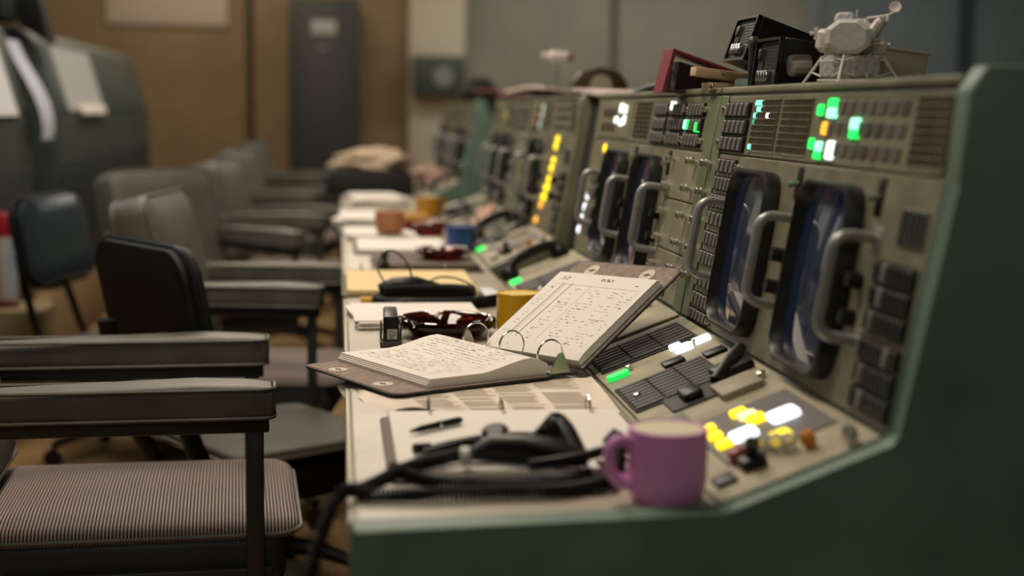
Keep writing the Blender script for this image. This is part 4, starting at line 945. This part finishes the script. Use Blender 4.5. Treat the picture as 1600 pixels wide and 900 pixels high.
# spacecraft model on a thin stand
t = thing('spacecraft_model', 'little white spacecraft model with a red tip on a stand, blurred', 'model', (.74, 4.75, TZ)); Mr = Matrix.Translation((.735, 4.75, 1.352)) @ Matrix.Rotation(math.radians(4), 4, 'Y')
s = S(Mr); s.lathe([(0, -.045), (.013, -.045), (.013, -.040), (.019, -.036), (.019, .018), (.017, .022), (0, .023)], n=24, M=Matrix.Rotation(PI/2, 4, 'Y'), loop=False); s.lathe([(0, -.063), (.014, -.063), (.007, -.045), (0, -.045)], n=20, M=Matrix.Rotation(PI/2, 4, 'Y'), loop=False); obj('service_module', s, mat('model_bright', (.75, .68, .66), .5), t)
s = S(Mr); s.lathe([(0, .0235), (.018, .0235), (.005, .042), (0, .044)], n=24, M=Matrix.Rotation(PI/2, 4, 'Y'), loop=False); obj('capsule', s, mat('model_red', (.45, .08, .09), .5), t)
s = S(); s.tube([(.735, 4.75, TZ+.003), (.72, 4.75, 1.29), (.728, 4.75, 1.338)], .0022, 6); s.lathe([(0, 0), (.035, 0), (.03, .006), (0, .008)], (.735, 4.75, TZ), 24, loop=False); obj('stand', s, STEEL, t)
# dark brown case with a pale face
t = thing('mantel_clock', 'dark brown arched case with a pale round face, blurred behind the open book', 'clock', (.80, 4.4, TZ))
s = S(); s.prism([(-.085, 0), (.085, 0), (.085, .05), (.06, .085), (.0, .10), (-.06, .085), (-.085, .05)], 4.36, 4.42, M=frame((.80, 0, TZ), (1, 0, 0), (0, 0, 1), (0, 1, 0)), bev=.004); obj('case', s, mat('dark_wood', (.05, .028, .012), .4), t)
s = S(); s.lathe([(0, 0), (.034, 0), (.034, .004), (0, .005)], n=28, M=frame((.80, 4.359, TZ+.042), (1, 0, 0), (0, 0, 1), (0, -1, 0)), loop=False); obj('face', s, mat('clock_face', (.38, .33, .24), .5), t)

# ------------------------------------------------------------------ back wall fittings
t = thing('equipment_cabinet', 'tall dark grey cabinet standing against the brown wall', 'cabinet', (-.125, 12.6, 0)); CAB = mat('cabinet_dark', (.032, .034, .032), .5)
s = S(); s.box((-.125, 12.66, 1.05), (.60, .6, 2.1), .015); obj('body', s, CAB, t)
s = S(); s.box((-.125, 12.352, 1.05), (.54, .016, 2.0), .006); d_ = obj('door', s, CAB, t)
s = S(); s.box((-.13, 12.341, 1.85), (.21, .005, .12), .001); obj('notice', s, mat('notice_white', (.36, .36, .35), .7), d_)
s = S(); s.box((-.14, 12.338, 1.67), (.10, .008, .06), .002); obj('name_plate', s, mat('plate_grey', (.12, .12, .12), .5), d_)
s = S(); s.box((-1.50, 12.975, 2.30), (1.04, .012, .84), .002); tag(obj('wall_chart', s, mat('chart_paper', (.50, .43, .35), .8)), 'pale paper chart on the brown back wall, upper left', 'chart')
t = thing('wall_box', 'dark green box with a pale emblem on the pale wall column', 'box', (.89, 12.8, 1.3))
s = S(); s.box((.88, 12.82, 1.47), (.46, .16, .36), .012); obj('housing', s, mat('box_green', (.04, .052, .042), .5), t)
s = S(); s.lathe([(0, 0), (.09, 0), (.09, .006), (0, .008)], n=24, M=frame((.92, 12.739, 1.47), (1, 0, 0), (0, 0, 1), (0, -1, 0)), loop=False); obj('emblem', s, mat('emblem_grey', (.20, .21, .19), .5), t)

# ------------------------------------------------------------------ the other row of consoles on the left
s = S(); s.box((-3.2, 7.6, .15), (3.8, 8.2, .30), .01); struct('floor_tier', s, mat('tier_carpet', (.20, .125, .05), .95, noise=.2, nscale=40))
TEAL = mat('teal_green', (.045, .062, .055), .45, noise=.15, nscale=5); TEALD = mat('teal_dark', (.006, .013, .014), .5)
def rear_console(label, y0, y1):
    t = thing('rear_console', label, 'console', (-1.7, (y0+y1)/2, .30))
    s = S(); s.prism([(-2.1, .31), (-1.31, .31), (-1.31, .80), (-1.30, .90), (-1.30, 1.12), (-1.40, 1.47), (-1.47, 1.525), (-2.1, 1.525)], y0, y1, M=XZ, bev=.03, seg=4); obj('cabinet', s, TEAL, t)
    fr = frame((-1.30, 0, 1.12), (0, 1, 0), V((-.1, 0, .35)).normalized(), V((.35, 0, .1)).normalized())
    s = S(fr); s.prism(rrect(y1-y0-.12, .32, .02, 4, (y0+y1)/2, .175), .0, .008, bev=.002); obj('sloped_panel', s, TEAL, t)
    s = S(); s.box((-1.306, (y0+y1)/2, .62), (.02, y1-y0-.1, .58), .006); obj('kick_panel', s, TEALD, t)
    return t, fr
ra, fra = rear_console('teal green console at the left edge with a large white sheet on it', 4.5, 6.32)
rb, frb = rear_console('teal green console farther off on the left, with a rounded far corner', 6.85, 10.1)
s = S(fra); s.sheet(lambda a, b: (lerp(5.38, 6.02, a), lerp(.0, .385, b), .0095+.004*math.sin(3*a)), 6, 8, .001); tag(obj('paper_sheet', s, PAPER2), 'large white sheet on the slope of the leftmost teal console', 'paper')
s = S(); s.sheet(lambda a, b: (lerp(-1.245, -1.38, sm(0, 1, b))+.03*math.sin(b*PI), lerp(6.22, 6.45, a)+.05*math.sin(b*3)*a, lerp(1.02, 1.44, b)), 6, 14, .002); tag(obj('hanging_sheet', s, mat('paper_bluish', (.50, .53, .64), .8)), 'narrow bluish white sheet hanging at the end of the leftmost teal console', 'paper')
s = S(frb); s.sheet(lambda a, b: (lerp(7.15, 8.2, a), lerp(.02, .34, b), .0095+.003*math.sin(3*a)), 6, 8, .001); tag(obj('paper_sheet', s, mat('paper_grey', (.40, .41, .40), .8)), 'grey white sheet on the slope of the second teal console', 'paper')
s = S(frb); s.box((7.75, .02, .022), (.7, .05, .02), .006); tag(obj('paper_roll', s, WHITE), 'bright paper roll along the lower edge of the grey white sheet', 'paper')
s = S(Matrix.Translation((-1.62, 5.6, 1.526))); s.box((0, .0, .04), (.24, .9, .08), .02); tag(obj('black_case', s, MBLACK), 'low black case on top of the leftmost teal console', 'case')
t = thing('desk_monitor', 'dark green monitor with a black slanted side on top of the left consoles', 'monitor', (-1.52, 6.75, 1.526))
s = S(); s.box((-1.53, 6.55, 1.526+.16), (.20, .34, .32), .03, 3); obj('housing', s, TEALD, t)
s = S(); s.prism([(-1.44, 1.526), (-1.30, 1.44), (-1.34, 1.62), (-1.42, 1.86), (-1.5, 1.86)], 6.74, 6.9, M=XZ, bev=.01); obj('side_hood', s, MBLACK, t)
# red topped canister on a low tan box
s = S(); cb = S(Matrix.Translation((-1.155, 5.25, 0))); cb.loft([[V((p[0], p[1], z)) for p in rrect(w, w*1.2, .05, 6)] for w, z in ((.20, .0), (.21, .02), (.24, .43), (.235, .447), (.21, .45))]); s.bm.free()
tag(obj('waste_bin', cb, mat('tan_bin', (.20, .15, .075), .6)), 'tan bin on the floor at the left edge, under the canister', 'bin')
t = thing('canister', 'white canister with a red cap and a bluish stripe, at the left edge', 'canister', (-1.185, 5.235, .4505)); Mc = Matrix.Translation((-1.185, 5.235, .4505))
s = S(Mc); s.lathe([(0, 0), (.040, 0), (.042, .006), (.042, .25), (.038, .262), (0, .262)], n=28, loop=False); obj('body', s, mat('canister_white', (.40, .34, .30), .35), t)
s = S(Mc); s.lathe([(0, .255), (.045, .256), (.046, .262), (.046, .325), (.041, .335), (0, .337)], n=28, loop=False); obj('cap', s, mat('red_cap', (.30, .008, .02), .35), t)
s = S(Mc); s.lathe([(0, .0), (.047, .0), (.047, .022), (.042, .026), (0, .026)], n=28, loop=False); obj('base_ring', s, mat('dark_red', (.08, .01, .012), .4), t)
s = S(Mc); s.loft([[V((.0428*math.cos(a), .0428*math.sin(a), z)) for a in [math.radians(x) for x in (-75, -65, -55, -45, -35, -25)]] for z in (.04, .24)], closed=False, cap=False); obj('stripe', s, mat('blue_stripe', (.28, .34, .42), .3), t)

# ------------------------------------------------------------------ light
def area(loc, size, power, col, rot=(0, 0, 0)):
    l = bpy.data.lights.new('ceiling_and_fill_lamp', 'AREA'); l.shape = 'RECTANGLE'; l.size, l.size_y = size; l.energy = power; l.color = col
    o = bpy.data.objects.new('ceiling_and_fill_lamp', l); C.objects.link(o); o.location = loc; o.rotation_euler = rot
WARM = (1., .86, .70)
for y, p in ((2.5, 42), (4.5, 40), (6.8, 36), (9.0, 30)): area((-.3, y, 3.2), (.7, 1.2), p*1.1, WARM)
area((-.4, -.2, 3.2), (.9, 1.0), 13, (1., .9, .78)); area((.2, -4.6, 3.2), (1.6, 1.2), 48, (.88, 1., .88))  # unseen fill lamps, added to brighten the near end panel and lander
area((-1.2, 11.6, 3.2), (2.4, .8), 34, (1., .82, .6)); area((2.6, 11.2, 3.2), (2.6, .8), 62, (1., .96, .86)); area((5.4, 11.2, 3.2), (1, .8), 16, (.8, .92, 1.))
area((-2.4, 5.2, 3.2), (.8, 2.), 26, (.70, .88, 1.))
w = bpy.data.worlds.new('world'); bpy.context.scene.world = w; w.use_nodes = True; w.node_tree.nodes['Background'].inputs[0].default_value = (.5, .55, .6, 1); w.node_tree.nodes['Background'].inputs[1].default_value = .02
GROUPS = {'mug': 'mugs on the desks', 'ashtray': 'glass ashtrays on the desks', 'binder': 'ring binders', 'headset': 'headsets on the desks', 'intercom': 'intercom boxes on the console top', 'block': 'pale wooden blocks',
          'handset': 'handsets on the sloped shelf', 'papers': 'paper piles', 'worktop': 'desk ledges', 'cloth': 'crumpled cloths', 'paper': 'loose sheets', 'model': 'spacecraft models', 'bottle': 'small bottles', 'case': 'black cases', 'folder': 'folders'}
for o in bpy.data.objects:
    if o.parent is None and 'category' in o and 'group' not in o:
        if o.name.startswith('rear_console'): o['group'] = 'teal consoles on the left'
        elif o['category'] in GROUPS: o['group'] = GROUPS[o['category']]
sc = bpy.context.scene
sc.view_settings.view_transform = 'Standard'; sc.view_settings.look = 'None'; sc.view_settings.gamma = 1; sc.view_settings.exposure = 0; sc.view_settings.use_curve_mapping = False
sc.cycles.use_denoising = True; sc.cycles.max_bounces = 8; sc.cycles.sample_clamp_indirect = 6
